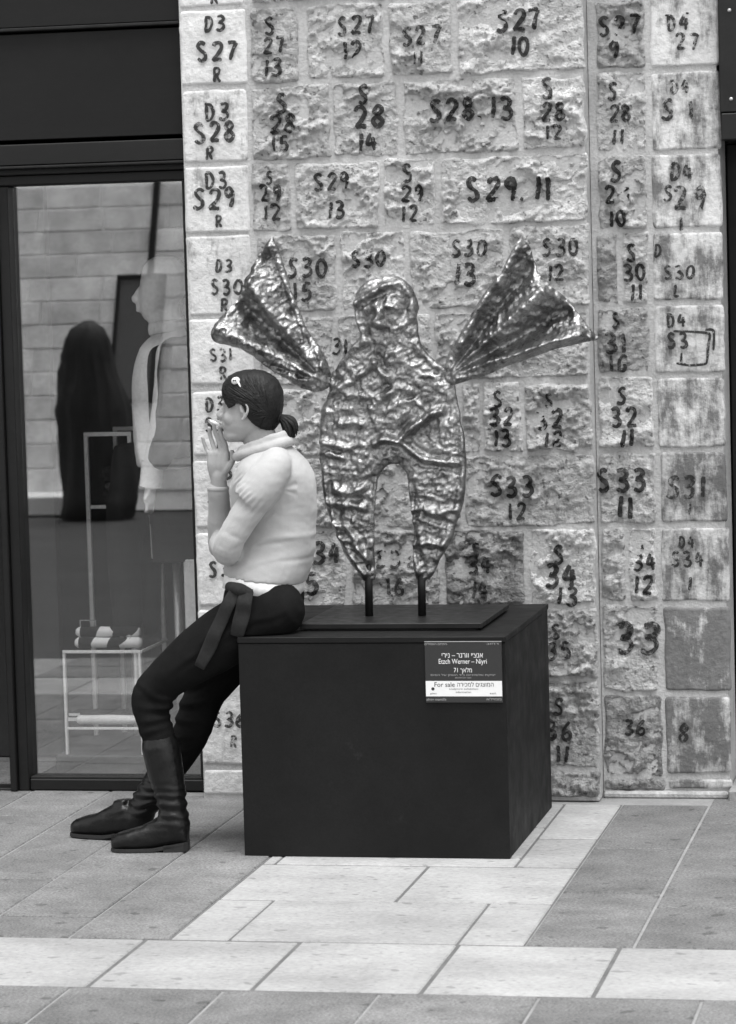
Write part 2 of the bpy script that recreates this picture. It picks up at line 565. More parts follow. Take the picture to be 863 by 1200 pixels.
class Block:
    def __init__(s, parent, x0, x1, z0, z1, yp, rough, tone, stain, seed, res=.0055):
        s.x0, s.x1, s.z0, s.z1, s.yp, s.seed, s.rough = x0, x1, z0, z1, yp, seed, rough
        s.q = (rnd.uniform(.75, 1.3), rnd.uniform(-.7, .7))
        s.proud = rnd.uniform(.0035, .0075) if rough else rnd.uniform(.003, .005)
        nx, nz = max(6, int((x1 - x0) / res)), max(6, int((z1 - z0) / res))
        u, v = np.meshgrid(np.linspace(-1, 1, nx + 1), np.linspace(-1, 1, nz + 1))
        hx, hz = (x1 - x0) / 2, (z1 - z0) / 2
        X, Z = u * hx, v * hz
        rc = rnd.uniform(.006, .016)
        qx, qz = np.maximum(np.abs(X) - (hx - rc), 0) / rc, np.maximum(np.abs(Z) - (hz - rc), 0) / rc
        q = np.sqrt(qx * qx + qz * qz)
        f = np.where(q > 0, np.maximum(qx, qz) / np.maximum(q, 1e-6), 1)
        X = np.sign(X) * np.where((qx > 0) & (qz > 0), hx - rc + qx * f * rc, np.abs(X))
        Z = np.sign(Z) * np.where((qx > 0) & (qz > 0), hz - rc + qz * f * rc, np.abs(Z))
        cx, cz = (x0 + x1) / 2, (z0 + z1) / 2
        jit = .008 if rough else .003
        X = X + cx + jit * fbm(Z * 17 + seed, u * 0.6, seed, 3) * np.abs(u) ** 3
        Z = Z + cz + jit * fbm(X * 15 + seed, v * 0.6 + 9, seed, 3) * np.abs(v) ** 3
        e = np.minimum(np.minimum((1 - np.abs(u)) * hx, (1 - v) * hz), (1 + v) * hz * 1.8)
        H = s.h(X, Z, e)
        V = np.stack([X, s.yp - H, Z], -1).reshape(-1, 3)
        F = []
        w = nx + 1
        for j in range(nz):
            for i in range(nx):
                a = j * w + i
                F.append((a, a + 1, a + w + 1, a + w))
        s.ob = mk('stone_block', V, F, MT['rough_stone' if rough else 'dressed_stone'], parent, True, org=(cx, yp, z0))
        s.ob.color = (tone, stain, 0, 1)

    def h(s, X, Z, e=None):
        if e is None:
            e = np.minimum(np.minimum(X - s.x0, s.x1 - X), np.minimum(s.z1 - Z, (Z - s.z0) * 1.8))
        sm = lambda t: np.clip(t, 0, 1) ** 2 * (3 - 2 * np.clip(t, 0, 1))
        r = -.004 + (s.proud + .004) * sm(e / .0045)
        if s.rough:
            wx = .25 * vnoise(X * 18, Z * 18, s.seed)
            q = s.q
            w2 = .5 * fbm(X * 40, Z * 50, s.seed + 2, 2)
            d1, dp = worley((X * 25 + w2) * q[0], (Z * 38 + w2 * 1.3 + q[1] * X * 25) * q[0], s.seed)
            d2, dq = worley((X * 58 + w2) * q[0], (Z * 85 - q[1] * X * 58) * q[0], s.seed + 31)
            n = .5 * fbm(X * 13 + wx, Z * 20 + wx, s.seed, 2, .5) + .9 * (d1 - .45) * (.35 + dp) + .35 * (dp - .5) + .32 * (d2 - .45) + .16 * fbm(X * 90, Z * 130, s.seed, 2)
            r = r + .0225 * s.rough * n * sm((e - .002) / .012) * np.clip(.85 + .9 * vnoise(X * 11, Z * 13, s.seed + 70), .35, 1.3)
        else:
            r = r + .0016 * fbm(X * 30, Z * 22, s.seed, 3) * sm(e / .02)
        return r


def paint(block, lines):
    V, F = [], []
    fade = 0
    for text, cx, cy, hpx, fd in lines:
        fade = max(fade, fd * .6)
        c = P3(cx, cy, block.yp - .012)
        h = hpx * 1.06 / 408.0
        wd = [h * (.30 if ch in '1.,' else .62) for ch in text]
        gap = h * .2
        tot = sum(wd) + gap * (len(text) - 1)
        x = c.x - tot / 2
        for ch, wc in zip(text, wd):
            sx = h * rnd.uniform(.9, 1.08)
            sl = rnd.uniform(-.06, .12)
            dz = rnd.uniform(-.05, .05) * h
            for st in GLY[ch]:
                pts = [(x + (p[0] - (.15 if ch in '1.,' else 0)) * sx + p[1] * sl * h, c.z + (p[1] - .5) * h + dz) for p in st]
                pts = [(p[0] + rnd.gauss(0, .012) * h, p[1] + rnd.gauss(0, .012) * h) for p in pts]
                L = sum(math.dist(pts[i], pts[i + 1]) for i in range(len(pts) - 1))
                A = catmull(pts, max(2, int(L / max(len(pts) - 1, 1) / .004)))
                T = np.gradient(A, axis=0)
                T /= np.maximum(np.linalg.norm(T, axis=1), 1e-9)[:, None]
                N = np.stack([-T[:, 1], T[:, 0]], 1)
                k = np.linspace(0, 6, len(A))
                hw = h * (.028 if ch == '#' else .086) * (1.05 + .28 * vnoise(k * 1.3 + cx, k * 0 + cy)) + .0007
                hw[0] *= .7
                hw[-1] *= .6
                n0 = len(V)
                for o in (-1, -.5, 0, .5, 1):
                    Q = A + N * (hw * o)[:, None]
                    Y = block.yp - block.h(Q[:, 0], Q[:, 1]) - .006
                    V += [(Q[i, 0], Y[i], Q[i, 1]) for i in range(len(A))]
                m = len(A)
                for r in range(4):
                    for i in range(m - 1):
                        a = n0 + r * m + i
                        F.append((a, a + 1, a + m + 1, a + m))
            x += wc + gap
    if V:
        o = mk('painted_number', V, F, MT['paint'], block.ob, True)
        o.color = (0, fade, 0, 1)


MX0, MX1 = -2.440, -1.208                                  # main wall, from the shop window to the recess
wall = empty('stone_wall', ((MX0 + MX1) / 2, .2, 0),
             'rough pale stone wall with hand painted black numbers behind the metal figure', 'wall')
mk('mortar', *box(MX0, MX1, 0, .42, 0, 2.70), MT['mortar'], wall)
ZJ = [2.675, 2.42, 2.183, 1.952, 1.737, 1.487, 1.270, 1.053, .830, .590, .367, .097, .004]
# rows from the top: (numbered course, [(px0, px1 at mid course), ...]); the first stone of a course is smooth dressed corner stone
ROWS = [
    (26, [(209, 285), (293, 420), (428, 560), (566, 682)]),
    (27, [(211, 290), (294, 351), (359, 451), (456, 531), (536, 684)]),
    (28, [(214, 291), (295, 388), (391, 468), (473, 607), (612, 686)]),
    (29, [(217, 293), (296, 341), (346, 445), (449, 512), (517, 688)]),
    (30, [(220, 296), (300, 394), (400, 476), (481, 592), (597, 690)]),
    (31, [(223, 298), (302, 392), (397, 506), (511, 691)]),
    (32, [(225, 299), (304, 385), (390, 496), (500, 534), (541, 563), (567, 611), (615, 694)]),
    (33, [(228, 300), (305, 398), (403, 540), (545, 696)]),
    (34, [(231, 301), (306, 405), (412, 515), (520, 616), (622, 698)]),
    (35, [(233, 330), (336, 450), (456, 600), (606, 700)]),
    (36, [(236, 300), (306, 420), (426, 540), (546, 702)]),
    (37, [(239, 380), (386, 560), (566, 705)]),
]
TXT = {
    26: [('R', 251, -4, 16, 0)],
    27: [('D3', 251, 28, 17, 0), ('S27', 254, 60, 21, .0), ('R', 255, 87, 17, 0), ('S', 316, 30, 19, .04), ('27', 322, 53, 18, .02), ('13', 320, 79, 19, 0),
         ('S27', 417, 29, 20, .06), ('12', 413, 60, 20, .06), ('S27', 494, 42, 20, .15), ('11', 491, 68, 14, .15), ('S27', 608, 23, 23, .0), ('10', 609, 54, 21, 0)],
    28: [('D3', 254, 130, 19, 0), ('S28', 252, 155, 22, 0), ('R', 245, 179, 15, .04), ('S', 331, 121, 21, .02), ('28', 331, 145, 21, .04), ('15', 329, 169, 17, .1),
         ('S', 426, 112, 20, 0), ('28', 433, 137, 24, 0), ('14', 431, 166, 20, 0), ('S28,13', 552, 128, 24, .06), ('S', 643, 104, 23, 0), ('28', 649, 131, 20, 0), ('12', 649, 155, 16, .12)],
    29: [('D3', 254, 211, 19, 0), ('S29', 251, 233, 23, .0), ('R', 257, 259, 14, .04), ('S', 316, 208, 14, .05), ('29', 318, 227, 18, .03), ('12', 319, 249, 18, .05),
         ('S29', 389, 213, 19, .03), ('13', 394, 246, 19, .05), ('S', 478, 202, 19, .0), ('29', 483, 227, 18, .06), ('12', 480, 251, 18, .02), ('S29.11', 597, 222, 26, -.03)],
    30: [('D3', 262, 312, 14, .05), ('S30', 266, 337, 17, .03), ('R', 263, 358, 15, .05), ('S30', 360, 314, 21, .05), ('15', 354, 342, 20, .04), ('S30', 432, 303, 18, .12),
         ('S30', 549, 291, 18, .1), ('13', 545, 322, 24, .05), ('S30', 657, 290, 19, 0), ('12', 652, 320, 18, .1)],
    31: [('S31', 259, 416, 14, .1), ('R', 262, 437, 15, .12), ('31', 398, 406, 18, .05)],
    32: [('D3', 252, 474, 16, .02), ('S32', 258, 498, 16, .02), ('R', 258, 520, 14, .05), ('S', 584, 467, 17, .03), ('32', 588, 488, 19, .04), ('13', 589, 513, 19, .02), ('S', 643, 470, 15, .05), ('32', 644, 492, 21, 0), ('12', 648, 515, 17, .02)],
    33: [('D3', 260, 553, 17, .03), ('S33', 262, 580, 18, .05), ('S33', 600, 570, 23, 0), ('12', 606, 600, 19, 0)],
    34: [('S34', 264, 667, 18, .0), ('34', 383, 648, 24, .04), ('15', 360, 684, 24, 0), ('S34', 462, 655, 19, .1), ('16', 464, 688, 20, .08), ('S', 557, 645, 17, .07), ('34', 562, 663, 20, .07), ('14', 563, 692, 19, .06),
         ('S', 655, 650, 20, 0), ('34', 657, 676, 25, 0), ('13', 664, 699, 21, 0)],
    35: [('S', 652, 740, 16, .03), ('35', 655, 763, 19, .12)],
    36: [('S36', 268, 843, 17, .08), ('R', 274, 869, 14, .12), ('S', 655, 828, 18, .03), ('36', 656, 856, 21, 0), ('11', 659, 883, 19, .03)],
    37: [],
}


def masonry(parent, rows, zj, txt, yp, smooth_cols, tones, stains, seed0):
    for r, (num, cols) in enumerate(rows):
        z1, z0 = zj[r], zj[r + 1]
        g = .0055
        for c, (a, b) in enumerate(cols):
            zc = (z0 + z1) / 2
            # photo row at mid course
            py = 0
            lo, hi = -200.0, 1200.0
            for _ in range(40):
                py = (lo + hi) / 2
                if P3((a + b) / 2, py, yp).z > zc:
                    lo = py
                else:
                    hi = py
            x0, x1 = P3(a, py, yp).x, P3(b, py, yp).x
            sm = smooth_cols(num, c, len(cols))
            tone = tones.get((num, c), rnd.uniform(.80, 1.12) if not sm else rnd.uniform(.95, 1.06))
            st = stains.get((num, c), rnd.uniform(.08, .22))
            d0, d1 = rnd.uniform(-.003, .004), rnd.uniform(-.003, .004)
            B = Block(parent, x0, x1, z0 + g + d0, z1 - g + d1, yp, 0 if sm else rnd.uniform(.8, 1.15), tone, st, seed0 + r * 20 + c)
            top = [t for t in txt.get(num, []) if a - 3 <= t[1] <= b + 3]
            if top:
                paint(B, top)


masonry(wall, ROWS, ZJ, TXT, 0.0, lambda n, c, m: c == 0,
        {(30, 3): .9, (34, 3): .62, (34, 2): .72, (33, 2): .85, (30, 1): .85, (28, 1): .9, (28, 2): .92, (29, 4): 1.05, (36, 3): .85, (35, 3): .8, (37, 2): .75, (27, 4): 1.05, (28, 4): 1.1, (34, 4): 1.12, (31, 3): .9},
        {(34, 3): .3, (36, 3): .26, (37, 2): .3}, 100)

PX0, PX1 = -1.206, -.823                                   # recessed jamb beside the dark doorway
PY = .10
jamb = empty('stone_jamb', ((PX0 + PX1) / 2, PY + .16, 0),
             'recessed stone door jamb with stained smooth corner stones beside the dark doorway', 'wall')
mk('mortar', *box(PX0, PX1, PY, .34, 0, 2.70), MT['mortar'], jamb)
mk('mortar_lip', *box(PX0 + .002, PX1 - .004, PY - .035, PY - .001, -.005, .016, .006), mat('light_mortar', .38, .95, var=.3, vscale=14, bump=.8, bscale=50, fine=.2), jamb)
ZP = [2.66, 2.405, 2.188, 1.943, 1.709, 1.489, 1.277, 1.053, .823, .585, .312, .058, .014]
PROWS = [
    (26, [(698, 755), (762, 842)]), (27, [(699, 756), (761, 842)]), (28, [(700, 759), (763, 844)]), (29, [(701, 760), (764, 846)]),
    (30, [(699, 725), (730, 760), (765, 848)]), (31, [(700, 761), (767, 849)]), (32, [(702, 766), (770, 850)]), (33, [(703, 769), (774, 852)]),
    (34, [(705, 733), (738, 771), (775, 855)]), (35, [(707, 772), (778, 856)]), (36, [(709, 777), (780, 857)]), (37, [(708, 780), (783, 859)]),
]
PTXT = {
    27: [('S27', 726, 29, 21, 0), ('9', 719, 57, 20, 0), ('D4', 795, 27, 17, .12), ('27', 806, 49, 18, .08), ('.', 785, 8, 20, .0), ('.', 809, 6, 20, .0)],
    28: [('S', 718, 108, 19, .12), ('28', 727, 133, 18, 0), ('11', 724, 160, 17, .02), ('D4', 797, 101, 15, .15), ('S', 782, 128, 22, .06), ('1', 810, 128, 20, .1)],
    29: [('S', 722, 200, 22, 0), ('29', 724, 228, 20, 0), ('10', 724, 256, 18, 0), ('D4', 799, 202, 19, .03), ('S', 783, 226, 17, .15), ('29', 809, 233, 26, .02), ('1', 798, 262, 16, .12)],
    30: [('S', 740, 296, 19, 0), ('30', 744, 319, 18, .03), ('11', 746, 342, 18, .03), ('D', 771, 294, 14, .06), ('S30', 796, 319, 15, .08), ('L', 793, 340, 14, .05)],
    31: [('S', 722, 375, 16, .12), ('31', 722, 402, 22, 0), ('1G', 725, 426, 18, 0), ('D4', 793, 376, 15, .03), ('S3', 795, 399, 17, .04), ('L', 801, 420, 14, .0), ('#', 800, 407, 40, .0)],
    32: [('S', 728, 464, 19, 0), ('32', 732, 490, 21, 0), ('11', 735, 513, 20, 0)],
    33: [('S33', 729, 562, 25, .02), ('11', 733, 594, 25, 0), ('S31', 804, 571, 24, -.05), ('1', 808, 597, 12, .1)],
    34: [('S', 751, 638, 15, .05), ('34', 756, 659, 19, .05), ('12', 754, 686, 20, .03), ('D4', 805, 636, 13, .0), ('S34', 806, 656, 17, 0), ('1', 808, 684, 15, .1)],
    35: [('33', 746, 748, 34, .12)],
    36: [('36', 744, 853, 17, .1), ('8', 801, 860, 20, .06)],
}
masonry(jamb, PROWS, ZP, PTXT, PY, lambda n, c, m: c == m - 1,
        {(27, 0): .72, (28, 0): 1.08, (29, 0): .85, (30, 0): .62, (30, 1): .98, (31, 0): .66, (32, 0): 1.1, (33, 0): .95, (34, 0): .88, (34, 1): 1.1, (35, 0): .9, (36, 0): .66, (37, 0): .55,
         (35, 1): 1.0, (36, 1): .9, (37, 1): .8, (33, 1): .85, (34, 2): .88, (31, 1): .9},
        {(27, 1): .24, (28, 1): .27, (29, 1): .28, (30, 2): .29, (31, 1): .25, (32, 1): .27, (33, 1): .30, (34, 2): .29, (35, 1): .38, (36, 1): .33, (37, 1): .3, (36, 0): .3, (27, 0): .2}, 900)

# ------------------------------------------------------------------ building above and beyond (kept low so sky light reaches the wall opposite)
up = empty('upper_building', (0, 3, 2.72), 'stone building, cut low for sky light, standing over the shops and the stone wall', 'building')
mk('wall', *box(-24, 24, .02, 8, 2.72, 3.9), MT['facade_stone'], up)
for i in range(9):
    x = -20 + i * 5
    wv = mk('window', *box(x, x + 1.2, -.02, .2, 3.2, 3.7, .02), MT['frame'], up)
    mk('sill', *box(x - .1, x + 1.3, -.12, .05, 3.1, 3.199, .01), MT['mortar'], wv)
side = empty('neighbour_wall', (14, 2, 0), 'plain stone ground floor wall farther along the street', 'wall')
mk('wall', *box(.9, 24, .16, 2, 0, 2.70), MT['facade_stone'], side)
side2 = empty('far_shop_wall', (-15, 2, 0), 'plain stone ground floor wall beyond the shop', 'wall')
mk('wall', *box(-24, -6.02, .1, 2, 0, 2.70), MT['facade_stone'], side2)

# ------------------------------------------------------------------ the shopfront on the left
SY = .115
shop = empty('shopfront', (-4.2, SY, 0), 'dark framed shop window under a plain black fascia, left of the stone wall', 'shopfront')
zz = lambda py, y: P3(190, py, y).z
SX0, SX1 = -6.0, MX0 - .004
mk('fascia_board', *box(SX0, SX1, .03, .3, zz(25, .03), 2.71, .003), MT['fascia'], shop)
mk('ledge', *box(SX0, SX1, .012, .3, zz(29, .02), zz(25, .02) - .001, .002), MT['sash'], shop)
mk('fascia_panel', *box(SX0, SX1, .036, .3, zz(158, .036), zz(32.5, .036), .002), MT['fascia'], shop)
mk('beam', *box(SX0, SX1, .025, .3, zz(188, .025), zz(163, .025), .003), MT['frame'], shop)
mk('ledge', *box(SX0, SX1, .010, .3, zz(191.5, .01), zz(188.2, .01) - .001, .002), MT['sash'], shop)
mk('soffit', *box(SX0, SX1, .06, .3, zz(199, .06), zz(192, .06), .002), MT['frame'], shop)
ztop = zz(205, SY)
zg1 = zz(212, SY)
mk('head_rail', *box(SX0, SX1, SY - .02, .2, zg1, zz(199.5, SY), .004), MT['frame'], shop)
jx0, jx1 = P3(15.6, 915, SY).x, P3(35.5, 915, SY).x
for a, b, n in ((jx0, jx0 + .022, SY - .03), (jx0 + .0225, jx1, SY - .012)):
    mk('mullion', *box(a, b, n, .2, 0, zg1 - .001, .003), MT['frame'], shop)
zb = P3(100, 913, SY).z
mk('bottom_rail', *box(jx1 + .001, SX1, SY - .004, .2, .001, zb, .003), MT['frame'], shop)
mk('glazing_bead', *box(jx1 + .001, SX1, SY + .004, .19, zb + .0005, zb + .006, .001), MT['sash'], shop)
mk('side_jamb', *box(-2.478, SX1, SY - .008, .2, zb + .007, zg1 - .001, .003), MT['frame'], shop)
mk('pane', *box(jx1 + .001, -2.479, .150, .156, zb + .0065, zg1 - .001), MT['glass'], shop)
mk('far_mullion', *box(-4.22, -4.15, SY - .012, .2, 0, zg1 - .001, .003), MT['frame'], shop)
mk('far_pane', *box(-5.9, -4.23, .150, .156, .05, zg1 - .001), MT['glass'], shop)
mk('threshold', *box(-4.149, jx0 - .001, SY - .005, .19, -.02, .006, .003), MT['black_metal'], shop)
room = empty('shop_interior', (-4, 1.5, 0), kind='structure')
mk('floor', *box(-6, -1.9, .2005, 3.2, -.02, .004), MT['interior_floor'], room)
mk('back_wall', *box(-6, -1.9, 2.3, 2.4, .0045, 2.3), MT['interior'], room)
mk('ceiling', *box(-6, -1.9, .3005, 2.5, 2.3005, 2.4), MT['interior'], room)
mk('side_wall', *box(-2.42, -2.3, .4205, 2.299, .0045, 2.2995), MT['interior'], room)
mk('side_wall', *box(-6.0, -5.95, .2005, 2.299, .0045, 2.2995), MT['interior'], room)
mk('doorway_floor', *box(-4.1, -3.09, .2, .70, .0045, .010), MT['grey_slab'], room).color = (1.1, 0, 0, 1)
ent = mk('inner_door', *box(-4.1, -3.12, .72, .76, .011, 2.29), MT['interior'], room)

# dark shop at the right edge
rs = empty('dark_shop_entrance', (-.1, .3, 0), 'black riveted metal entrance at the right edge beside the stained jamb', 'shopfront')
fx0 = P3(842.5, 60, .06).x
zc = P3(850, 133, .06).z
mk('fascia_panel', *box(fx0, .89, .058, .4, zc + .003, 2.70, .003), MT['black_metal'], rs)
mk('fascia_trim', *box(fx0 + .004, .89, .048, .4, P3(850, 164, .06).z, zc, .003), MT['black_metal'], rs)
for px, py in ((855, 12), (857, 116)):
    c = P3(px, py, .058)
    for k in range(2):
        mk('rivet', *ellipsoid(c + Vector((k * .32, 0, 0)), (.006, 0, 0), (0, .004, 0), (0, 0, .006), 10, 6), MT['steel'], rs, True)
mk('door_leaf', *box(PX1 + .002, .89, .36, .42, 0, P3(850, 164, .06).z - .002, .003), MT['black_metal'], rs)
mk('lintel_filler', *box(PX1 + .002, .89, .35, .40, P3(850, 164, .06).z, 2.7), MT['black_metal'], rs)
mk('leak_blocker', *box(-1.1, .89, .43, .5, 0, 2.7), MT['black_metal'], rs)  # added to block sky light leaking in behind the door
mk('threshold', *box(PX1 + .002, .5, .02, .355, -.02, .03, .004), MT['light_slab'], rs).color = (.9, 0, 0, 1)

# ------------------------------------------------------------------ the building across the street, kept low and leaned for light, mirrored in the window
OY = -11.3
BAT = .40                                                  # slope added so the wall catches the high sun


def lean(part):
    V, F = part
    return [Vector((v[0], v[1] - BAT * v[2], v[2])) for v in V], F


opp = empty('opposite_building', (0, OY - 1, 0), 'pale coursed stone wall across the street, leaned back to catch light, mirrored in the shop window', 'building')
mk('wall', *lean(box(-24, 24, OY - 3, OY, 0, 2.55)), mat('pale_joint', .90, .9, var=.1, vscale=5, bump=.3, bscale=40), opp)
mir = lambda px, py, y: P3(px, py, .30 - y)                # the place a mirrored thing really stands (mirror plane at the pane, y = .15)
ch = .168
for r in range(13):
    x = -8.1 + rnd.uniform(0, .3)
    while x < -4.2:
        wd = rnd.uniform(.28, .62)
        o = mk('stone_block', *lean(box(x + .007, x + wd - .007, OY - .02, OY + rnd.uniform(.010, .020), .13 + r * ch + .006, .13 + (r + 1) * ch - .006, .005)), MT['opp_stone'] if 'opp_stone' in MT else MT.setdefault('opp_stone', mat('opp_stone', .80, .9, var=.22, vscale=7, bump=.5, bscale=45, fine=.15, tone=True)), opp)
        o.color = (rnd.uniform(.82, 1.12), 0, 0, 1)
        x += wd
mk('base_ledge', *box(-8.1, mir(84, 570, OY + .4).x, OY - .1, OY + .42, 0, .135, .01), MT['white_panel'], opp)  # made deep so its top face catches the overhead light
bx = [mir(px, py, OY + .62) for px, py in ((75, 600), (160, 600), (118, 375))]
cxb, wb, hb = (bx[0].x + bx[1].x) / 2, abs(bx[1].x - bx[0].x) / 2, bx[2].z
rings = []
for t, k, sh_ in ((0, 1.0, 0), (.1, 1.0, 0), (.25, 1.0, .0), (.4, .97, .0), (.55, .93, .01), (.66, .86, .02), (.74, .76, .03), (.82, .72, .035), (.9, .64, .035), (.96, .45, .03), (1.0, .12, .03)):
    rings.append(ring((cxb + sh_ * -1.2, OY + .62, hb * t), (wb * k, 0, 0), (0, .2 * k, 0), 64))
V, F = loft(rings)
VV = np.array([tuple(v) for v in V])
an_ = np.arctan2(VV[:, 1] - OY - .62, VV[:, 0] - cxb)
fo_ = 1 + .14 * vnoise(an_ * 4 + 3, VV[:, 2] * 4) + .08 * vnoise(an_ * 9, VV[:, 2] * 11)
VV[:, 0] = cxb + (VV[:, 0] - cxb) * fo_
VV[:, 1] = OY + .62 + (VV[:, 1] - OY - .62) * fo_
V = VV
tag(mk('hooded_silhouette', V, F, MT['coat_cloth'], None, True), 'dark hooded coat bundle mirrored in the middle of the shop window', 'silhouette')  # stands for a figure in a dark hooded coat, simplified
sg = empty('hanging_sign', (mir(158, 400, OY + .08 - BAT).x, OY + .08, 0), 'dark framed board on a pole, mirrored beside the mannequin face', 'sign')
a, b = mir(131, 322, OY + .08 - BAT * 1.3), mir(184, 470, OY + .08 - BAT * .8)
x0, x1 = sorted((a.x, b.x))
mk('board', *lean(box(x0 + .02, x1 - .02, OY + .05, OY + .07, b.z + .02, a.z - .03)), MT['sign_board'], sg)
for q in ((x0, x1, a.z - .03, a.z), (x0, x1, b.z - .01, b.z + .02), (x0, x0 + .025, b.z, a.z - .03), (x1 - .06, x1, b.z, a.z - .03)):
    mk('frame_bar', *lean(box(q[0], q[1], OY + .045, OY + .09, q[2], q[3], .003)), MT['black_metal'], sg)
px_ = mir(174.5, 260, OY + .05 - BAT * 1.7).x
mk('pole', *lean(box(px_ - .022, px_ + .022, OY + .021, OY + .06, b.z, 3.2, .004)), MT['black_metal'], sg)
# ------------------------------------------------------------------ pedestal with plaque
QX0, QX1, QY0, QY1, QZ = -2.082, -1.331, -.930, -.122, .612
ped = empty('display_pedestal', ((QX0 + QX1) / 2, (QY0 + QY1) / 2, 0), 'big matt black box pedestal under the metal figure, the woman leaning on its edge', 'pedestal')
mk('top_board', *box(QX0, QX1, QY0, QY1, QZ - .016, QZ, .0015), MT['black_paint'], ped)
mk('front_panel', *box(QX0 + .002, QX1 - .002, QY0 + .0025, QY0 + .02, .001, QZ - .0175, .001), MT['black_paint'], ped)
mk('side_panel', *box(QX1 - .022, QX1 - .003, QY0 + .0205, QY1 - .003, .001, QZ - .0175, .001), MT['black_paint'], ped)
mk('side_panel', *box(QX0 + .003, QX0 + .022, QY0 + .0205, QY1 - .003, .001, QZ - .0175, .001), MT['black_paint'], ped)
mk('back_panel', *box(QX0 + .0225, QX1 - .0225, QY1 - .02, QY1 - .004, .001, QZ - .0175, .001), MT['black_paint'], ped)

PLY = QY0 - .0055
a, b = P3(497.5, 752.5, PLY), P3(589.5, 823.5, PLY)
plq = empty('plaque', ((a.x + b.x) / 2, PLY, b.z), 'small black and white label plate fixed to the pedestal front', 'sign')
mk('plate', *box(a.x, b.x, PLY, QY0 + .0015, b.z, a.z, .001), MT['plaque'], plq)
zw0, zw1 = P3(543, 816, PLY).z, P3(543, 798, PLY).z
mk('white_band', *box(a.x + .001, b.x - .001, PLY - .0006, PLY - .0001, zw0, zw1), MT['white_print'], plq)
mk('edge_line', *box(a.x, b.x, PLY - .0008, PLY + .001, a.z + .0002, a.z + .0022), MT['dim_print'], plq)


def lettering(s, x0, x1, zy, h, y, m, parent, heb=False, name='lettering'):
    """flat printed text between photo columns x0..x1 at photo row zy, h pixels high"""
    cu = bpy.data.curves.new('t', 'FONT')
    cu.body = s[::-1] if heb else s
    cu.resolution_u = 3
    o = bpy.data.objects.new('t', cu)
    COL.objects.link(o)
    dg = bpy.context.evaluated_depsgraph_get()
    me = o.evaluated_get(dg).to_mesh()
    v = np.array([tuple(q.co) for q in me.vertices])
    f = [tuple(p.vertices) for p in me.polygons]
    o.evaluated_get(dg).to_mesh_clear()
    bpy.data.objects.remove(o)
    if not len(v):
        return
    A, B = P3(x0, zy, y), P3(x1, zy, y)
    mn, mx = v.min(0), v.max(0)
    sx = (B.x - A.x) / (mx[0] - mn[0])
    sz = (h / 423.0) / .73
    X = A.x + (v[:, 0] - mn[0]) * sx
    Z = (A.z + B.z) / 2 + (v[:, 1] - .36) * sz
    mk(name, np.stack([X, np.full(len(X), y), Z], 1), f, m, parent)


T1, T2 = PLY - .0006, PLY - .0012
q = lambda zx: 480 + zx * .1506
lettering('\u05d0\u05e0\u05e6\u05f3\u05d9 \u05d5\u05d5\u05e8\u05e0\u05e8 \u2013 \u05e0\u05d9\u05e8\u05d9', q(252), q(572), 767.5, 6.2, T1, MT['white_print'], plq, True)
lettering('Etzch Werner \u2013 Niyri', q(228), q(602), 774.8, 6.0, T1, MT['white_print'], plq)
lettering('\u05de\u05dc\u05d0\u05da 17', q(346), q(486), 785.2, 5.4, T1, MT['white_print'], plq, True)
lettering('\u05d9\u05e6\u05d9\u05e7\u05ea \u05d0\u05dc\u05d5\u05de\u05d9\u05e0\u05d9\u05d5\u05dd \u05d1\u05d9\u05d3 \u05d4\u05d0\u05de\u05df \u05e2\u05dc \u05d1\u05e1\u05d9\u05e1', q(165), q(668), 790.9, 2.2, T1, MT['dim_print'], plq, True)
lettering('aluminium cast', q(355), q(482), 794, 1.9, T1, MT['dim_print'], plq)
lettering('\u05de\u05ea\u05d7\u05dd \u05d4\u05e4\u05e1\u05dc\u05d9\u05dd', q(118), q(292), 754.6, 2.6, T1, MT['dim_print'], plq, True)
lettering('\u05e8\u05d7\u05d5\u05d1', q(600), q(692), 754.2, 2.4, T1, MT['dim_print'], plq, True)
lettering('For sale', q(195), q(352), 802, 5.6, T2, MT['dark_print'], plq)
lettering('\u05d4\u05de\u05d5\u05e6\u05d2\u05d9\u05dd \u05dc\u05de\u05db\u05d9\u05e8\u05d4', q(372), q(655), 802, 5.2, T2, MT['dark_print'], plq, True)
lettering('sculpture exhibition', q(310), q(535), 807.2, 2.0, T2, MT['dark_print'], plq)
lettering('information', q(362), q(480), 811, 2.2, T2, MT['dark_print'], plq)
lettering('gallery', q(162), q(212), 812.5, 2.0, T2, MT['dark_print'], plq)
lettering('tel.', q(625), q(680), 812.5, 2.0, T2, MT['dark_print'], plq)
lettering('alrov mamilla', q(133), q(287), 819.4, 3.0, T1, MT['dim_print'], plq)
lettering('\u05de\u05de\u05d9\u05dc\u05d0', q(600), q(716), 819.2, 3.0, T1, MT['dim_print'], plq, True)
c = P3(q(183), 807.3, T2)
mk('emblem', [c + Vector((.0045 * math.cos(t * .5236), 0, .0045 * math.sin(t * .5236))) for t in range(12)], [list(range(12))], MT['dark_print'], plq)

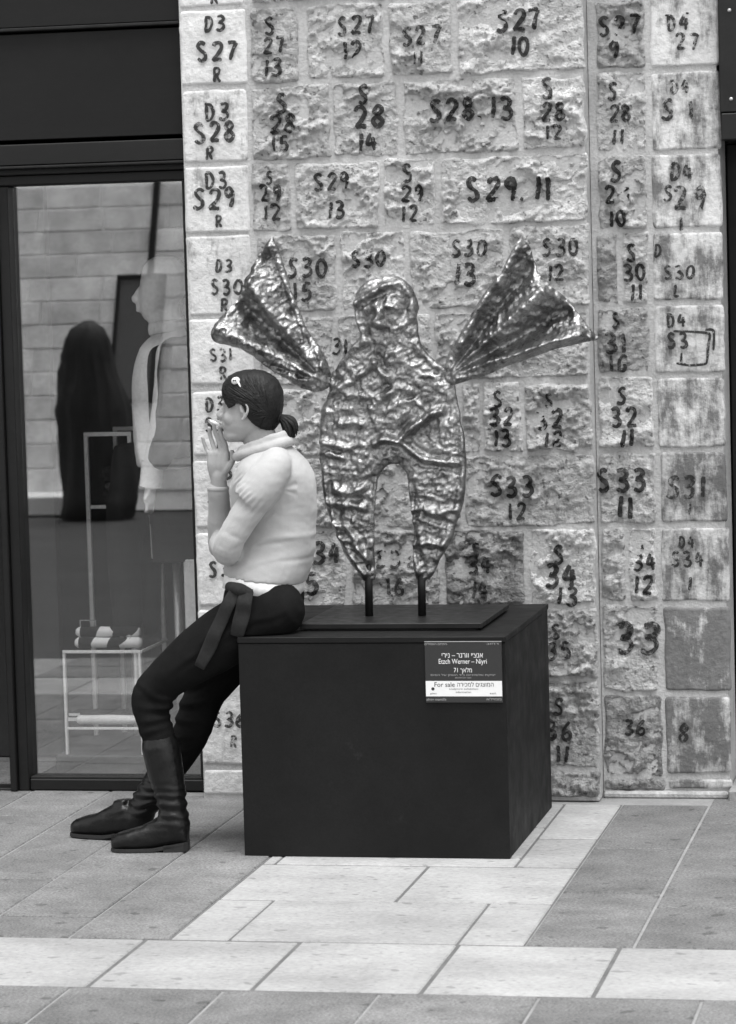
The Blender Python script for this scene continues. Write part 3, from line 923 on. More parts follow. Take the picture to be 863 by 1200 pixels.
# ------------------------------------------------------------------ winged figure of crumpled cast metal
SCY = -.60
fig = empty('winged_figure', (-1.70, SCY, QZ), 'crumpled cast metal angel with raised fan wings on two rods, on the black pedestal', 'sculpture')
mk('base_plate', *box(-1.935, -1.42, -.79, -.31, QZ + .006, QZ + .021, .0015), MT['black_metal'], fig)
mk('plate_foot', *box(-1.92, -1.435, -.775, -.325, QZ + .0005, QZ + .0055), MT['rubber'], fig)
for px in (433, 495):
    p0, p1 = P3(px, 722, SCY), P3(px - 1.2, 655, SCY)
    mk('rod', *tube([(p0.x, SCY, QZ + .0215), (p1.x, SCY, p1.z)], [.0115, .0115], 14), MT['black_metal'], fig, True)
for px, py in ((378, 714), (368, 727), (560, 713)):
    pp = P3(px, py, -.5)
BO = [(452, 324), (473, 327), (485, 341), (491, 361), (489, 378), (492, 399), (502, 416), (521, 430), (529, 443), (536, 464), (541, 495), (546, 529), (546, 563),
      (541, 597), (531, 628), (517, 655), (505, 677), (495, 681), (487, 677), (485, 652), (484, 618), (481, 583), (478, 560), (471, 547), (461, 543), (450, 549),
      (443, 563), (440, 590), (439, 624), (440, 665), (439, 679), (430, 681), (423, 676), (408, 655), (394, 628), (384, 600), (378, 570), (375, 532), (375, 501),
      (379, 474), (386, 460), (386, 443), (398, 426), (411, 409), (421, 392), (416, 368), (416, 351), (423, 337), (437, 328)]
WL = [(322, 278), (332, 297), (341, 330), (357, 373), (376, 406), (387, 433), (384, 455), (362, 458), (338, 444), (311, 428), (292, 412), (273, 405), (256, 401), (251, 391),
      (260, 373), (276, 357), (289, 336), (299, 313), (309, 294)]
WR = [(613, 278), (602, 297), (591, 319), (569, 346), (553, 373), (537, 398), (523, 422), (526, 450), (556, 444), (589, 433), (621, 420), (654, 409), (687, 401), (704, 396),
      (694, 385), (681, 369), (668, 353), (652, 337), (634, 322), (629, 308), (621, 289)]


def seg_dist(X, Z, pts, closed=False):
    d = np.full(X.shape, 9.0)
    n = len(pts)
    nx, nz = np.zeros(X.shape), np.zeros(X.shape)
    for i in range(n if closed else n - 1):
        a, b = pts[i], pts[(i + 1) % n]
        ab = (b[0] - a[0], b[1] - a[1])
        t = np.clip(((X - a[0]) * ab[0] + (Z - a[1]) * ab[1]) / (ab[0] ** 2 + ab[1] ** 2 + 1e-12), 0, 1)
        cx, cz = a[0] + t * ab[0], a[1] + t * ab[1]
        dd = np.hypot(X - cx, Z - cz)
        m = dd < d
        d = np.where(m, dd, d)
        nx, nz = np.where(m, cx, nx), np.where(m, cz, nz)
    return d, nx, nz


def inside(X, Z, pts):
    r = np.zeros(X.shape, bool)
    n = len(pts)
    for i in range(n):
        (x0, z0), (x1, z1) = pts[i], pts[(i + 1) % n]
        c = ((z0 > Z) != (z1 > Z)) & (X < (x1 - x0) * (Z - z0) / (z1 - z0 + 1e-12) + x0)
        r ^= c
    return r


def sheet(name, outline, yc, front, back, parent, res=.0034):
    o2 = [P3(px, py, yc) for px, py in outline]
    pts = catmull([(p.x, p.z) for p in o2] + [(o2[0].x, o2[0].z)], 3)[:-1]
    pts = [tuple(p) for p in pts]
    A = np.array(pts)
    # ragged edge
    k = np.arange(len(A))
    A = A + .003 * np.stack([vnoise(k * .9, k * 0 + 3), vnoise(k * .9, k * 0 + 8)], 1)
    pts = [tuple(p) for p in A]
    x0, z0 = A.min(0) - res
    x1, z1 = A.max(0) + res
    nx, nz = int((x1 - x0) / res) + 1, int((z1 - z0) / res) + 1
    X, Z = np.meshgrid(x0 + np.arange(nx) * res, z0 + np.arange(nz) * res)
    Ci = inside(X[:-1, :-1] + res / 2, Z[:-1, :-1] + res / 2, pts)
    used = np.zeros(X.shape, bool)
    cnt = np.zeros(X.shape, int)
    for dj in (0, 1):
        for di in (0, 1):
            cnt[dj:dj + Ci.shape[0], di:di + Ci.shape[1]] += Ci
    used = cnt > 0
    edge = used & (cnt < 4)
    d, cx, cz = seg_dist(X, Z, pts, True)
    X = np.where(edge, cx, X)
    Z = np.where(edge, cz, Z)
    e = np.where(edge, 0, d)
    idx = -np.ones(X.shape, int)
    idx[used] = np.arange(used.sum())
    xu, zu, eu = X[used], Z[used], e[used]
    Yf, Yb = front(xu, zu, eu), back(xu, zu, eu)
    Yb = np.maximum(Yb, Yf + .004)
    n = len(xu)
    V = np.concatenate([np.stack([xu, Yf, zu], 1), np.stack([xu, Yb, zu], 1)])
    F = []
    jj, ii = np.nonzero(Ci)
    ed = {}
    for j, i in zip(jj, ii):
        q = (idx[j, i], idx[j, i + 1], idx[j + 1, i + 1], idx[j + 1, i])
        F.append(q)
        F.append(tuple(t + n for t in q[::-1]))
        for s in range(4):
            a, b = q[s], q[(s + 1) % 4]
            if (b, a) in ed:
                del ed[(b, a)]
            else:
                ed[(a, b)] = 1
    for a, b in ed:
        F.append((b, a, a + n, b + n))
    return mk(name, V, F, MT['bronze'], parent, True)


def crumple(x, z, s):
    w1, w2 = .5 * vnoise(x * 14, z * 14, s), .5 * vnoise(x * 14, z * 14, s + 3)
    r = .5 - np.abs(fbm(x * 20 + w1, z * 24 + w2, s, 3))
    r2 = .4 - np.abs(fbm(x * 50 + w2 * 2, z * 56 + w1 * 2, s + 4, 2))
    a, ka = worley(x * 26 + w1 * 2, z * 31 + w2 * 2, s)
    b, kb = worley(x * 62 + w2 * 3, z * 70 + w1 * 3, s + 7)
    return .0065 * r + .0025 * r2 + .011 * (a - .4) * (.4 + ka) + .0050 * (b - .4) * (.4 + kb) + .0026 * vnoise(x * 120, z * 105, s) + .0022 * vnoise(x * 210, z * 190, s)


bc = lambda zx, zy: P3(360 + zx * .3419, 310 + zy * .3419, SCY)
RID = [([(75, 447), (110, 425), (160, 395), (240, 335)], .014, .010), ([(240, 335), (262, 370), (300, 405), (355, 432)], .011, .010),
       ([(240, 612), (275, 590), (320, 602), (350, 570), (400, 535), (430, 510), (465, 500)], .022, .011),
       ([(265, 598), (330, 608), (370, 640), (410, 668), (520, 678)], .020, .009), ([(42, 607), (90, 615), (140, 628), (160, 625)], .013, .009),
       ([(60, 640), (95, 650), (130, 658)], .012, .009), ([(105, 768), (150, 784), (198, 762)], .014, .010), ([(75, 815), (150, 822), (200, 830)], .014, .010),
       ([(90, 890), (140, 900), (180, 945)], .012, .009), ([(110, 930), (160, 950), (215, 1010)], .012, .010), ([(360, 842), (430, 830), (470, 845), (530, 838)], .015, .010),
       ([(365, 880), (420, 845), (500, 870)], .012, .009), ([(470, 500), (462, 560), (470, 610)], .006, .008),
       ([(120, 545), (165, 540), (200, 548)], .012, .010), ([(380, 270), (400, 300), (440, 340), (490, 365)], .010, .010), ([(80, 360), (130, 310), (180, 265), (205, 262)], .016, .011),
       ([(165, 135), (210, 110), (270, 72)], .014, .010), ([(270, 72), (330, 60), (365, 110), (372, 180)], .012, .010), ([(172, 130), (172, 190), (195, 240)], .010, .010),
       ([(250, 130), (262, 170), (245, 195), (262, 205)], .018, .010), ([(205, 150), (235, 140)], .012, .010), ([(285, 140), (320, 150)], .012, .010),
       ([(280, 330), (320, 330), (310, 300), (282, 305), (280, 330)], .012, .010), ([(225, 490), (260, 460), (300, 430)], .011, .011), ([(140, 440), (220, 455), (290, 440)], .008, .010),
       ([(370, 960), (420, 950), (470, 960)], .010, .009), ([(372, 1000), (380, 1050)], .014, .010), ([(60, 700), (70, 800), (110, 920), (160, 1010), (200, 1060)], .010, .009),
       ([(525, 480), (538, 600), (538, 740), (510, 880), (450, 1010)], .010, .009), ([(240, 740), (236, 850), (238, 1000)], .009, .007), ([(352, 760), (358, 900), (362, 1040)], .009, .007)]


def body_front(x, z, e):
    t = np.clip(e / .055, 0, 1)
    y = .020 * np.sqrt(t * (2 - t)) + crumple(x, z, 3) * (.35 + .65 * np.clip(e / .02, 0, 1))
    for pl, h, wd in RID:
        d, _, _ = seg_dist(x, z, [(bc(*p).x, bc(*p).z) for p in pl])
        y = y + h * np.exp(-(d / wd) ** 2) - h * .35 * np.exp(-((d - wd * 1.9) / wd) ** 2)
    c = bc(270, 160)
    y = y + .03 * np.exp(-((x - c.x) / .06) ** 2 - ((z - c.z) / .085) ** 2)
    return SCY - y


def body_back(x, z, e):
    t = np.clip(e / .05, 0, 1)
    return SCY + .026 * np.sqrt(t * (2 - t)) + crumple(x, z, 9) * np.clip(e / .02, 0, 1)


sheet('body', BO, SCY, body_front, body_back, fig)


def wing(name, outline, root, rolls, seed, k):
    R = P3(*root, SCY)
    rl = [[(P3(*p, SCY).x, P3(*p, SCY).z) for p in pl] for pl in rolls]

    def front(x, z, e):
        dx, dz = x - R.x, z - R.z
        r, th = np.hypot(dx, dz), np.arctan2(dz, dx)
        pl = np.sin(th * k + seed + .5 * vnoise(r * 9, th * 2, seed)) * (1 - .25 * np.cos(th * k * 2.3))
        y = .042 * np.clip(r / .30, 0, 1) * pl * np.clip(e / .02, .25, 1) + 1.5 * crumple(x, z, seed)
        for p in rl:
            d, _, _ = seg_dist(x, z, p)
            y = y + .028 * np.exp(-(d / .020) ** 2)
        y = y + .03 * np.clip(r / .3, 0, 1) + .012 * np.clip(e / .012, 0, 1)
        return SCY - y

    def back(x, z, e):
        return front(x, z, e) + .008 + .012 * np.clip(e / .012, 0, 1)
    return sheet(name, outline, SCY, front, back, fig)


wing('wing', WL, (384, 446), [[(320, 290), (334, 335), (352, 375), (375, 412)], [(345, 430), (372, 444), (380, 430), (366, 416)], [(262, 392), (300, 405), (345, 440)]], 11, 13)
wing('wing', WR, (528, 440), [[(610, 290), (590, 328), (560, 372), (535, 408)], [(535, 445), (590, 424), (640, 404), (680, 394)]], 23, 14)
# ------------------------------------------------------------------ the woman leaning on the pedestal, smoking
WY = -.74
woman = empty('person', (-2.25, -.78, 0), 'person in pale sweater, dark trousers and boots, perched on the pedestal edge smoking', 'person')


def pr(fx, fy, bx, by, hw, y=WY, p=2.2, n=32, k=.97):
    A, B = P3(fx, fy, y), P3(bx, by, y)
    return ring((A + B) / 2, (A - B) / 2 * k, (0, hw, 0), n, p)


def prings(rows, **kw):
    A = catmull(rows, 4)
    return loft([pr(r[0], r[1], r[2], r[3], r[4], **kw) for r in A])


def off_pedestal(o):
    """cloth rests on the box instead of sinking into it"""
    org = ORG[o]
    for v in o.data.vertices:
        x, y, z = v.co.x + org.x, v.co.y + org.y, v.co.z + org.z
        if x > QX0 - .003 and z < QZ + .002 and y > QY0 - .003:
            if (x - QX0) < (QZ - z):
                v.co.x = QX0 - .003 - org.x
            else:
                v.co.z = QZ + .002 - org.z


def flesh(pts, **kw):
    return limb([(P3(px, py, y), r) for px, py, y, r in pts], **kw)


# --- body: head, neck, trunk, limbs, hands as one continuous surface
HEAD = [(284, 439, 310, 439, .030), (273, 445, 318, 446, .054), (266.5, 453, 323, 455, .067), (263, 461, 325.5, 463, .0725), (261.8, 468, 326, 470, .0745), (261.6, 472, 326, 475, .0745),
        (263.2, 477, 325.5, 480, .073), (262.2, 483, 324, 486, .071), (261.2, 489, 321, 492, .069), (261.6, 493, 318, 497, .066), (260.9, 497, 315, 502, .063), (261.4, 500, 312, 505, .060),
        (263.2, 504, 309, 508, .056), (262.2, 509, 305, 511, .050), (263.5, 514, 299, 514, .042), (268, 518, 291, 517, .028)]
headl = loft([pr(*r, p=2.15, n=40, k=.985) for r in HEAD])
nose = limb([(P3(264, 475, WY), .006), (P3(260.2, 481, WY), .0078), (P3(257.3, 486.5, WY), .0092), (P3(260.5, 489, WY), .0085)], n=12)
nl = [ellipsoid(P3(260.8, 488, WY + s * .010), (.009, 0, 0), (0, .007, 0), (0, 0, .007)) for s in (-1, 1)]
lips = [ellipsoid(P3(260.2, 495.2, WY), (.007, 0, 0), (0, .020, 0), (0, 0, .0045)), ellipsoid(P3(260.6, 499.6, WY), (.007, 0, 0), (0, .018, 0), (0, 0, .005))]
brow = [ellipsoid(P3(263.8, 471.5, WY + s * .030), (.010, 0, 0), (0, .024, 0), (0, 0, .006)) for s in (-1, 1)]
cheek = [ellipsoid(P3(271, 490, WY + s * .045), (.022, 0, 0), (0, .020, 0), (0, 0, .024)) for s in (-1, 1)]
jaw = [ellipsoid(P3(281, 507, WY + s * .036), (.038, 0, .012), (0, .018, 0), (0, 0, .017)) for s in (-1, 1)]


def ear(s):
    y = WY + s * .0765
    pts = [(283.5, 483), (282.2, 477.5), (284.5, 473.5), (288.5, 473.8), (290.8, 478.5), (289.5, 484.5), (286.5, 489.5), (284.2, 491.5)]
    return [flesh([(px, py, y + s * (.003 + .004 * (k in (3, 4, 5))), .0042) for k, (px, py) in enumerate(pts)], n=8, sub=3),
            ellipsoid(P3(286, 482, y - s * .003), (.010, 0, 0), (0, .006, 0), (0, 0, .016), 12, 8)]


neck = flesh([(298, 495, WY, .052), (304, 512, WY, .048), (312, 530, WY, .052), (318, 548, WY, .07)])
trunk = prings([(298, 534, 330, 528, .05), (291, 548, 342, 543, .085), (286, 572, 352, 572, .095), (285, 600, 354, 600, .09), (283, 640, 350, 642, .088), (282, 675, 344, 685, .10), (284, 705, 340, 718, .11), (294, 726, 332, 730, .09)])
legs = [flesh([(316, 712, -.82, .058), (250, 757, -.83, .052), (192, 800, -.84, .038), (181, 838, -.845, .034), (192, 890, -.85, .034), (203, 955, -.855, .028)]),
        flesh([(316, 712, -.66, .058), (275, 765, -.66, .050), (240, 815, -.67, .038), (222, 868, -.68, .036), (190, 915, -.69, .030), (166, 952, -.692, .028)])]
feet = [flesh([(209, 972, -.855, .03), (180, 984, -.865, .028), (150, 990, -.872, .02)]), flesh([(163, 962, -.692, .03), (135, 968, -.675, .028), (105, 972, -.655, .02)])]
larm = flesh([(323, 554, -.86, .036), (292, 600, -.895, .033), (270, 638, -.90, .029), (266, 641, -.80, .028), (262, 638, -.71, .027), (260, 634, -.66, .026)])
lhand = [flesh([(260, 634, -.67, .026), (258, 630, -.61, .028)], n=12)] + [flesh([(258 + 2 * k, 622 + 7 * k, -.61, .009), (259 + 2 * k, 623 + 7 * k, -.575, .008), (264 + 2 * k, 624 + 7 * k, -.565, .007)], n=10) for k in range(4)]
rarm = flesh([(314, 554, -.62, .036), (284, 600, -.59, .033), (264, 640, -.60, .029), (259, 605, -.65, .028), (257, 578, -.69, .027), (256.5, 562, -.705, .0225), (256.5, 556, -.708, .021)])
HY = -.715


def finger(pts, r0=.0076, y=HY):
    n = len(pts)
    return flesh([(p[0], p[1], y + (p[2] if len(p) > 2 else 0), r0 * (1 - .22 * i / (n - 1))) for i, p in enumerate(pts)], n=10, sub=4)


palm = []
for (x0, x1) in (((250.5, 247.5)), ((254.5, 253.5)), ((258.5, 260)), ((262.5, 266))):
    palm.append(flesh([(x0, 560, HY + .006, .0105), ((x0 + x1) / 2 - .5, 546, HY, .0135), (x1, 532, HY, .0105)], n=12))
hand = palm + [finger([(266, 533), (264.5, 521, -.004), (259.8, 510, -.008), (257.3, 501, -.010)]), finger([(260, 531), (257, 518, .0), (252.5, 507, -.004), (250.8, 496.5, -.006)], .0078),
               finger([(253.5, 532), (249.5, 520, .006), (246.5, 510, .006), (245.4, 502, .0)], .0074), finger([(247.5, 535), (242.5, 527, .008), (239.6, 520, .006), (237.6, 513, .003)], .0066),
               finger([(262, 555), (269.5, 546, -.012), (273.2, 538, -.016), (272.2, 530, -.018)], .0098)]
body = fuse('body', [headl, nose, neck, trunk, larm, rarm] + nl + lips + brow + cheek + jaw + ear(-1) + ear(1) + legs + feet + lhand + hand, MT['skin'], woman, voxel=.0029, smooth=2)

# face details
for s in (-1, 1):
    c = P3(268.2, 477.6, WY + s * .0385)
    mk('eye', *ellipsoid(c + Vector((.004, 0, 0)), (.0105, 0, 0), (0, .010, 0), (0, 0, .0062), 12, 8), MT['eye'], woman, True)
    mk('eyebrow', *flesh([(263.6, 470.2, WY + s * .022, .0022), (266.5, 468.6, WY + s * .044, .003), (272.0, 469.6, WY + s * .060, .0018)], n=8, sub=4), MT['hair'], woman, True)
mk('mouth', *flesh([(258.9, 497.4, WY - .004, .0022), (260.5, 497.5, WY - .016, .0020), (264.0, 498.0, WY - .030, .0014)], n=8), MT['lip'], woman, True)

# --- hair
HC = P3(296, 470, WY)
SIL = [(261.5, 462), (261, 455), (264.5, 446), (272, 438.5), (284, 434), (300, 433), (315, 437), (325, 446), (331, 459), (331.5, 474), (328.5, 490), (323, 502), (312, 508), (296, 507), (276, 500), (262, 482)]
sil = catmull([(P3(px, py, WY).x - HC.x, P3(px, py, WY).z - HC.z) for px, py in SIL + [SIL[0]]], 11)[:-1]
LINE = [(250, 463.5), (261.8, 463), (266, 466), (271.6, 473), (275.5, 478), (279, 475), (283, 471.5), (289, 471), (293.5, 476), (297, 486), (303, 495), (310, 501), (322, 506), (345, 507), (345, 420), (250, 420)]
hl = [(P3(px, py, WY).x, P3(px, py, WY).z) for px, py in LINE]
nphi, nth = len(sil), 64
pony = P3(325, 490, WY)
V = []
for k in range(nth + 1):
    th = math.pi * k / nth
    for q_ in sil:
        s = math.sin(th) ** .82
        V.append((HC.x + q_[0] * s, HC.y - .084 * math.cos(th), HC.z + q_[1] * s))
V = np.array(V)
an = np.arctan2(V[:, 2] - pony.z, V[:, 0] - pony.x)
rr = np.hypot(V[:, 2] - pony.z, V[:, 0] - pony.x)
dirv = V - np.array(tuple(HC))
dirv /= np.maximum(np.linalg.norm(dirv, axis=1), 1e-6)[:, None]
V = V + dirv * (.0012 * vnoise(an * 22, rr * 5, V[:, 1] * 40) + .0010 * vnoise(an * 55, rr * 6, V[:, 1] * 90))[:, None]
keep = inside(V[:, 0], V[:, 2], hl)
F = []
for k in range(nth):
    for i in range(nphi):
        a_ = (k * nphi + i, k * nphi + (i + 1) % nphi, (k + 1) * nphi + (i + 1) % nphi, (k + 1) * nphi + i)
        if sum(keep[list(a_)]) >= 3:
            F.append(a_)
hair = mk('hair', V, F, MT['hair'], woman, True)
sol = hair.modifiers.new('thickness', 'SOLIDIFY')
sol.thickness = .010
sol.offset = -1
pt = []
for k in range(46):
    f_ = rnd.uniform(-1, 1)
    oy = rnd.uniform(-.016, .016)
    ex, ez = 341 + 6.5 * f_ + rnd.uniform(-2, 2), 512.5 - 8.5 * f_ + rnd.uniform(-4, 5)
    mx_, mz_ = 335.5 + 4.5 * f_ + rnd.uniform(-1.5, 1.5), 495 - 4.5 * f_ + rnd.uniform(-1.5, 1.5)
    pt.append(flesh([(325, 489.5, WY + oy * .3, .0055), (330.5 + f_, 490 - 2.2 * f_, WY + oy * .8, .0062), (mx_ + 2, mz_, WY + oy * 1.25, .0060), ((mx_ + ex) / 2 + 3, (mz_ + ez) / 2, WY + oy * 1.2, .0042), (ex, ez, WY + oy, .0010)], n=6, sub=3))
V, F = join(*pt)
mk('ponytail', V, F, MT['hair'], hair, True)
sil_a = np.arctan2(sil[:, 1], sil[:, 0])
sil_r = np.hypot(sil[:, 0], sil[:, 1])
o_ = np.argsort(sil_a)
sil_a, sil_r = sil_a[o_], sil_r[o_]


def on_hair(x, z, sgn, lift):
    dx, dz = x - HC.x, z - HC.z
    R_ = np.interp(math.atan2(dz, dx), sil_a, sil_r, period=2 * math.pi)
    s_ = min(math.hypot(dx, dz) / R_, .995)
    st_ = s_ ** (1 / .82)
    k_ = 1 + lift / .085
    return Vector((HC.x + dx * k_, HC.y + sgn * .084 * math.sqrt(max(1 - st_ * st_, 0)) * k_, HC.z + dz * k_))


pt = []
tries = 0
while len(pt) < 150 and tries < 4000:
    tries += 1
    a_, r_ = rnd.uniform(0, 2 * math.pi), rnd.uniform(.35, .985)
    x_, z_ = HC.x + r_ * np.interp(a_ - math.pi, sil_a, sil_r, period=2 * math.pi) * math.cos(a_ - math.pi), HC.z + r_ * np.interp(a_ - math.pi, sil_a, sil_r, period=2 * math.pi) * math.sin(a_ - math.pi)
    if not inside(np.array([x_]), np.array([z_]), hl)[0] or x_ > pony.x - .02:
        continue
    sgn = -1 if rnd.random() < .8 else 1
    bow = rnd.uniform(.004, .016)
    path, ok = [], True
    for i in range(11):
        t = i / 10
        xx, zz_ = x_ + (pony.x - .004 - x_) * t, z_ + (pony.z + .004 - z_) * t + bow * math.sin(math.pi * t)
        if i > 0 and not inside(np.array([xx]), np.array([zz_]), hl)[0]:
            ok = False
        path.append(on_hair(xx, zz_, sgn, rnd.uniform(.0004, .0012)))
    if ok:
        rad_ = rnd.uniform(.0011, .0024)
        pt.append(tube(path, [rad_ * math.sin(math.pi * (.08 + .84 * i / 10)) for i in range(11)], 5))
V, F = join(*pt)
mk('hair_strand', V, F, MT['hair'], hair, True)
mk('hair_tie', *tube([P3(324.5, 489, WY), P3(329, 490, WY)], [.0165, .0165], 14), MT['rubber'], hair, True)
cl = P3(276.3, 446.2, WY - .070)
mk('hair_clip', *join(ellipsoid(cl, (.0125, 0, .003), (0, .007, 0), (-.002, 0, .0105), 14, 8), tube([cl + Vector((.008, -.004, -.004)), cl + Vector((.017, -.006, -.022))], [.003, .002], 8)), MT['clip'], hair, True)
mk('clip_slot', *join(*[ellipsoid(cl + Vector((dx, -.0068, .001)), (.0022, 0, 0), (0, .001, 0), (0, 0, .003), 8, 6) for dx in (-.004, .001)]), MT['eye'], hair, True)

# --- sweater
tor = prings([(295, 525, 333, 516, .054), (286, 534, 345, 526, .092), (279, 548, 359, 542, .138), (272, 566, 369, 562, .146), (271, 590, 372, 588, .124), (271, 615, 371, 618, .117), (267, 640, 369, 645, .126),
              (264, 658, 364, 668, .143), (263.5, 669, 357.5, 683, .153)])
def sleeve(pts):
    A = catmull(pts, 5)
    P = [P3(a[0], a[1], a[2]) for a in A]
    return tube(P, [a[3] for a in A], 24)


puff = [sleeve([(330, 536, -.835, .030), (324, 546, -.858, .048), (312, 564, -.880, .0560), (299, 579, -.890, .0560), (289.5, 589, -.895, .0495)]),
        sleeve([(320, 538, -.645, .030), (314, 549, -.615, .052), (304, 566, -.597, .062), (292, 582, -.592, .060), (286, 591, -.59, .053)])]
sl_l = flesh([(312, 564, -.88, .042), (288, 603, -.895, .0420), (269, 637, -.903, .0415), (266, 645, -.880, .041), (264, 642, -.79, .041), (261, 638, -.70, .037), (260, 635, -.67, .033)])
sl_r = flesh([(300, 572, -.60, .05), (280, 612, -.59, .047), (264, 641, -.60, .044), (260, 618, -.635, .039), (257.5, 596, -.668, .034), (256.2, 580, -.69, .0305), (255.8, 574, -.697, .0300)])


def folds(co):
    x, y, z = co[:, 0], co[:, 1], co[:, 2]
    d = .0026 * fbm(x * 11 + z * 5, z * 19, y * 9, 4)
    tr = np.clip((x + 2.15) / .05, 0, 1)
    ah, ae = P3(312, 564, -.88), P3(268, 640, -.9)
    ad = Vector((ae.x - ah.x, 0, ae.z - ah.z)).normalized()
    pd = np.abs(-(x - ah.x) * ad.z + (z - ah.z) * ad.x)
    onarm = (y < -.845) * np.clip((.062 - pd) / .01, 0, 1) * ((z < 1.08) & (x < -2.0))
    tr = tr * (1 - onarm)
    for z0, sl_, a, wd in ((.874, .12, .0042, .009), (.857, .10, -.0050, .006), (.815, .22, .0022, .010), (.803, .24, -.0026, .007)):
        zz_ = z - z0 - sl_ * (x + 2.0) - .010 * vnoise(x * 9, y * 8, z0 * 50)
        d = d + a * np.exp(-(zz_ / wd) ** 2) * tr * np.clip(.45 + .9 * vnoise(x * 7 + z0 * 90, y * 6), 0, 1.1)
    for px, py, an_, a in ((277, 629, -.5, .0020), (284, 640, .3, .0022)):      # creases inside the elbow
        q_ = P3(px, py, -.93)
        v_ = -(x - q_.x) * math.sin(an_) + (z - q_.z) * math.cos(an_)
        u_ = (x - q_.x) * math.cos(an_) + (z - q_.z) * math.sin(an_)
        d = d - a * np.exp(-(v_ / .006) ** 2) * np.exp(-(u_ / .03) ** 2) * onarm
    rib = np.clip(1 - np.abs(z - .706 - .10 * (x + 2.05)) / .016, 0, 1) * (x > -2.17)
    d = d + .0012 * rib * np.sin(np.arctan2(y - WY, x + 2.06) * 90) - .0025 * (rib > .02) * rib
    near = y < -.835
    hx_ = P3(290, 588, -.895)                       # gathers above the sleeve hem
    ax = Vector((P3(312, 564, -.885) - hx_)).normalized()
    t = (x - hx_.x) * ax.x + (z - hx_.z) * ax.z
    u = -(x - hx_.x) * ax.z + (z - hx_.z) * ax.x
    d = d + .0017 * np.exp(-((t - .012) / .026) ** 2) * (np.abs(u) < .075) * near * np.sin(u * 420 + 2 * vnoise(u * 40, t * 20))
    ap = P3(330, 574, -.88)                         # drag lines at the armpit
    rr_ = np.hypot(x - ap.x, z - ap.z)
    th_ = np.arctan2(z - ap.z, x - ap.x)
    for a0 in (.35, -.45):
        d = d - .004 * np.exp(-((th_ - a0) / .22) ** 2) * np.exp(-((rr_ - .03) / .03) ** 2) * near
    return d


sweater = fuse('sweater', [tor, sl_l, sl_r, flesh([(318, 532, WY, .040), (324, 541, -.80, .046), (321, 551, -.855, .050)]), flesh([(312, 532, WY, .040), (316, 542, -.68, .046), (314, 552, -.63, .050)])] + puff, MT['sweater'], woman, voxel=.0042, smooth=3, disp=folds)


def hoop(fx, fy, bx, by, hw, r, n=36, y=WY):
    R = pr(fx, fy, bx, by, hw, n=n, k=1.0, y=y)
    R = R + [R[0]]
    V, F = [], []
    for i in range(n):
        t = (R[(i + 1) % n] - R[i - 1]).normalized()
        u = Vector((0, 0, 1)) - t * t.z
        u.normalize()
        V += ring(R[i], u * r[0], t.cross(u) * r[1], 10)
    for i in range(n):
        for k in range(10):
            F.append((i * 10 + k, ((i + 1) % n) * 10 + k, ((i + 1) % n) * 10 + (k + 1) % 10, i * 10 + (k + 1) % 10))
    return V, F


collar = fuse('collar', [hoop(283, 529, 336, 510, .060, (.016, .010)), hoop(279.5, 534.5, 340, 517, .068, (.015, .014))], MT['sweater'], sweater, voxel=.0032, smooth=2,
              disp=lambda co: .002 * fbm(co[:, 0] * 30, co[:, 2] * 40, co[:, 1] * 20, 2))
mk('cuff', *hoop(244.8, 572.5, 267.2, 572.5, .029, (.006, .0028), 28, -.697), MT['sweater'], sweater, True)
shirt = loft([pr(266, 666, 356, 680, .150, p=2.3), pr(264.5, 675, 355.5, 688, .153, p=2.3), pr(263.5, 684.5, 354.5, 697, .1555, p=2.3)])
mk('shirt_hem', *shirt, MT['shirt'], woman, True)

# --- trousers
pel = prings([(268, 681, 353, 690, .149), (264.5, 692, 355, 700, .159), (264, 706, 354, 714, .170), (270, 722, 350, 728, .168), (283, 738, 340, 738, .13)])
tl = [flesh([(322, 714, -.825, .086), (280, 736, -.83, .087), (240, 762, -.835, .080), (200, 791, -.84, .062), (175, 814, -.842, .0490), (178, 838, -.845, .0490), (185, 860, -.848, .0480), (190, 880, -.85, .0440)], n=22),
      flesh([(322, 714, -.655, .086), (285, 752, -.66, .082), (255, 790, -.665, .068), (238, 818, -.67, .058), (224, 860, -.68, .0530), (208, 890, -.685, .044), (196, 908, -.69, .038)], n=22)]


def creases(co):
    x, y, z = co[:, 0], co[:, 1], co[:, 2]
    d = .002 * fbm(x * 10, z * 14, y * 10, 3)
    def fold(x0, z0, ang, a, wd, ln, cond):
        c_, s_ = math.cos(ang), math.sin(ang)
        u, v = (x - x0) * c_ + (z - z0) * s_, -(x - x0) * s_ + (z - z0) * c_
        v = v - .006 * vnoise(u * 22, y * 14, x0 * 31)
        return .95 * a * (np.exp(-(v / wd) ** 2) - .8 * np.exp(-((v + wd * 1.5) / wd) ** 2)) * np.exp(-(u / ln) ** 2) * cond
    near, far = y < -.76, y >= -.76
    kx, kz = P3(185, 830, -.85).x, P3(185, 830, -.85).z
    for dx, dz, an, a in ((.03, .03, -.25, .0055), (.015, .0, -.1, .006), (.01, -.03, .12, .005), (-.01, -.06, .3, .004), (-.02, .055, -.6, .003)):
        d = d + fold(kx + dx, kz + dz, an, a, .009, .05, near)
    for px, py, an, a in ((262, 722, .75, .005), (280, 735, .6, .005), (250, 745, .7, .004), (300, 728, .3, .004), (225, 770, .6, .003)):
        p_ = P3(px, py, -.9)
        d = d + fold(p_.x, p_.z, an, a, .009, .06, near)
    for px, py, an, a in ((232, 800, .35, .005), (228, 822, .1, .006), (222, 842, -.1, .005), (216, 862, .1, .004), (205, 880, .2, .004)):
        p_ = P3(px, py, -.68)
        d = d + fold(p_.x, p_.z, an, a, .009, .06, far)
    return d


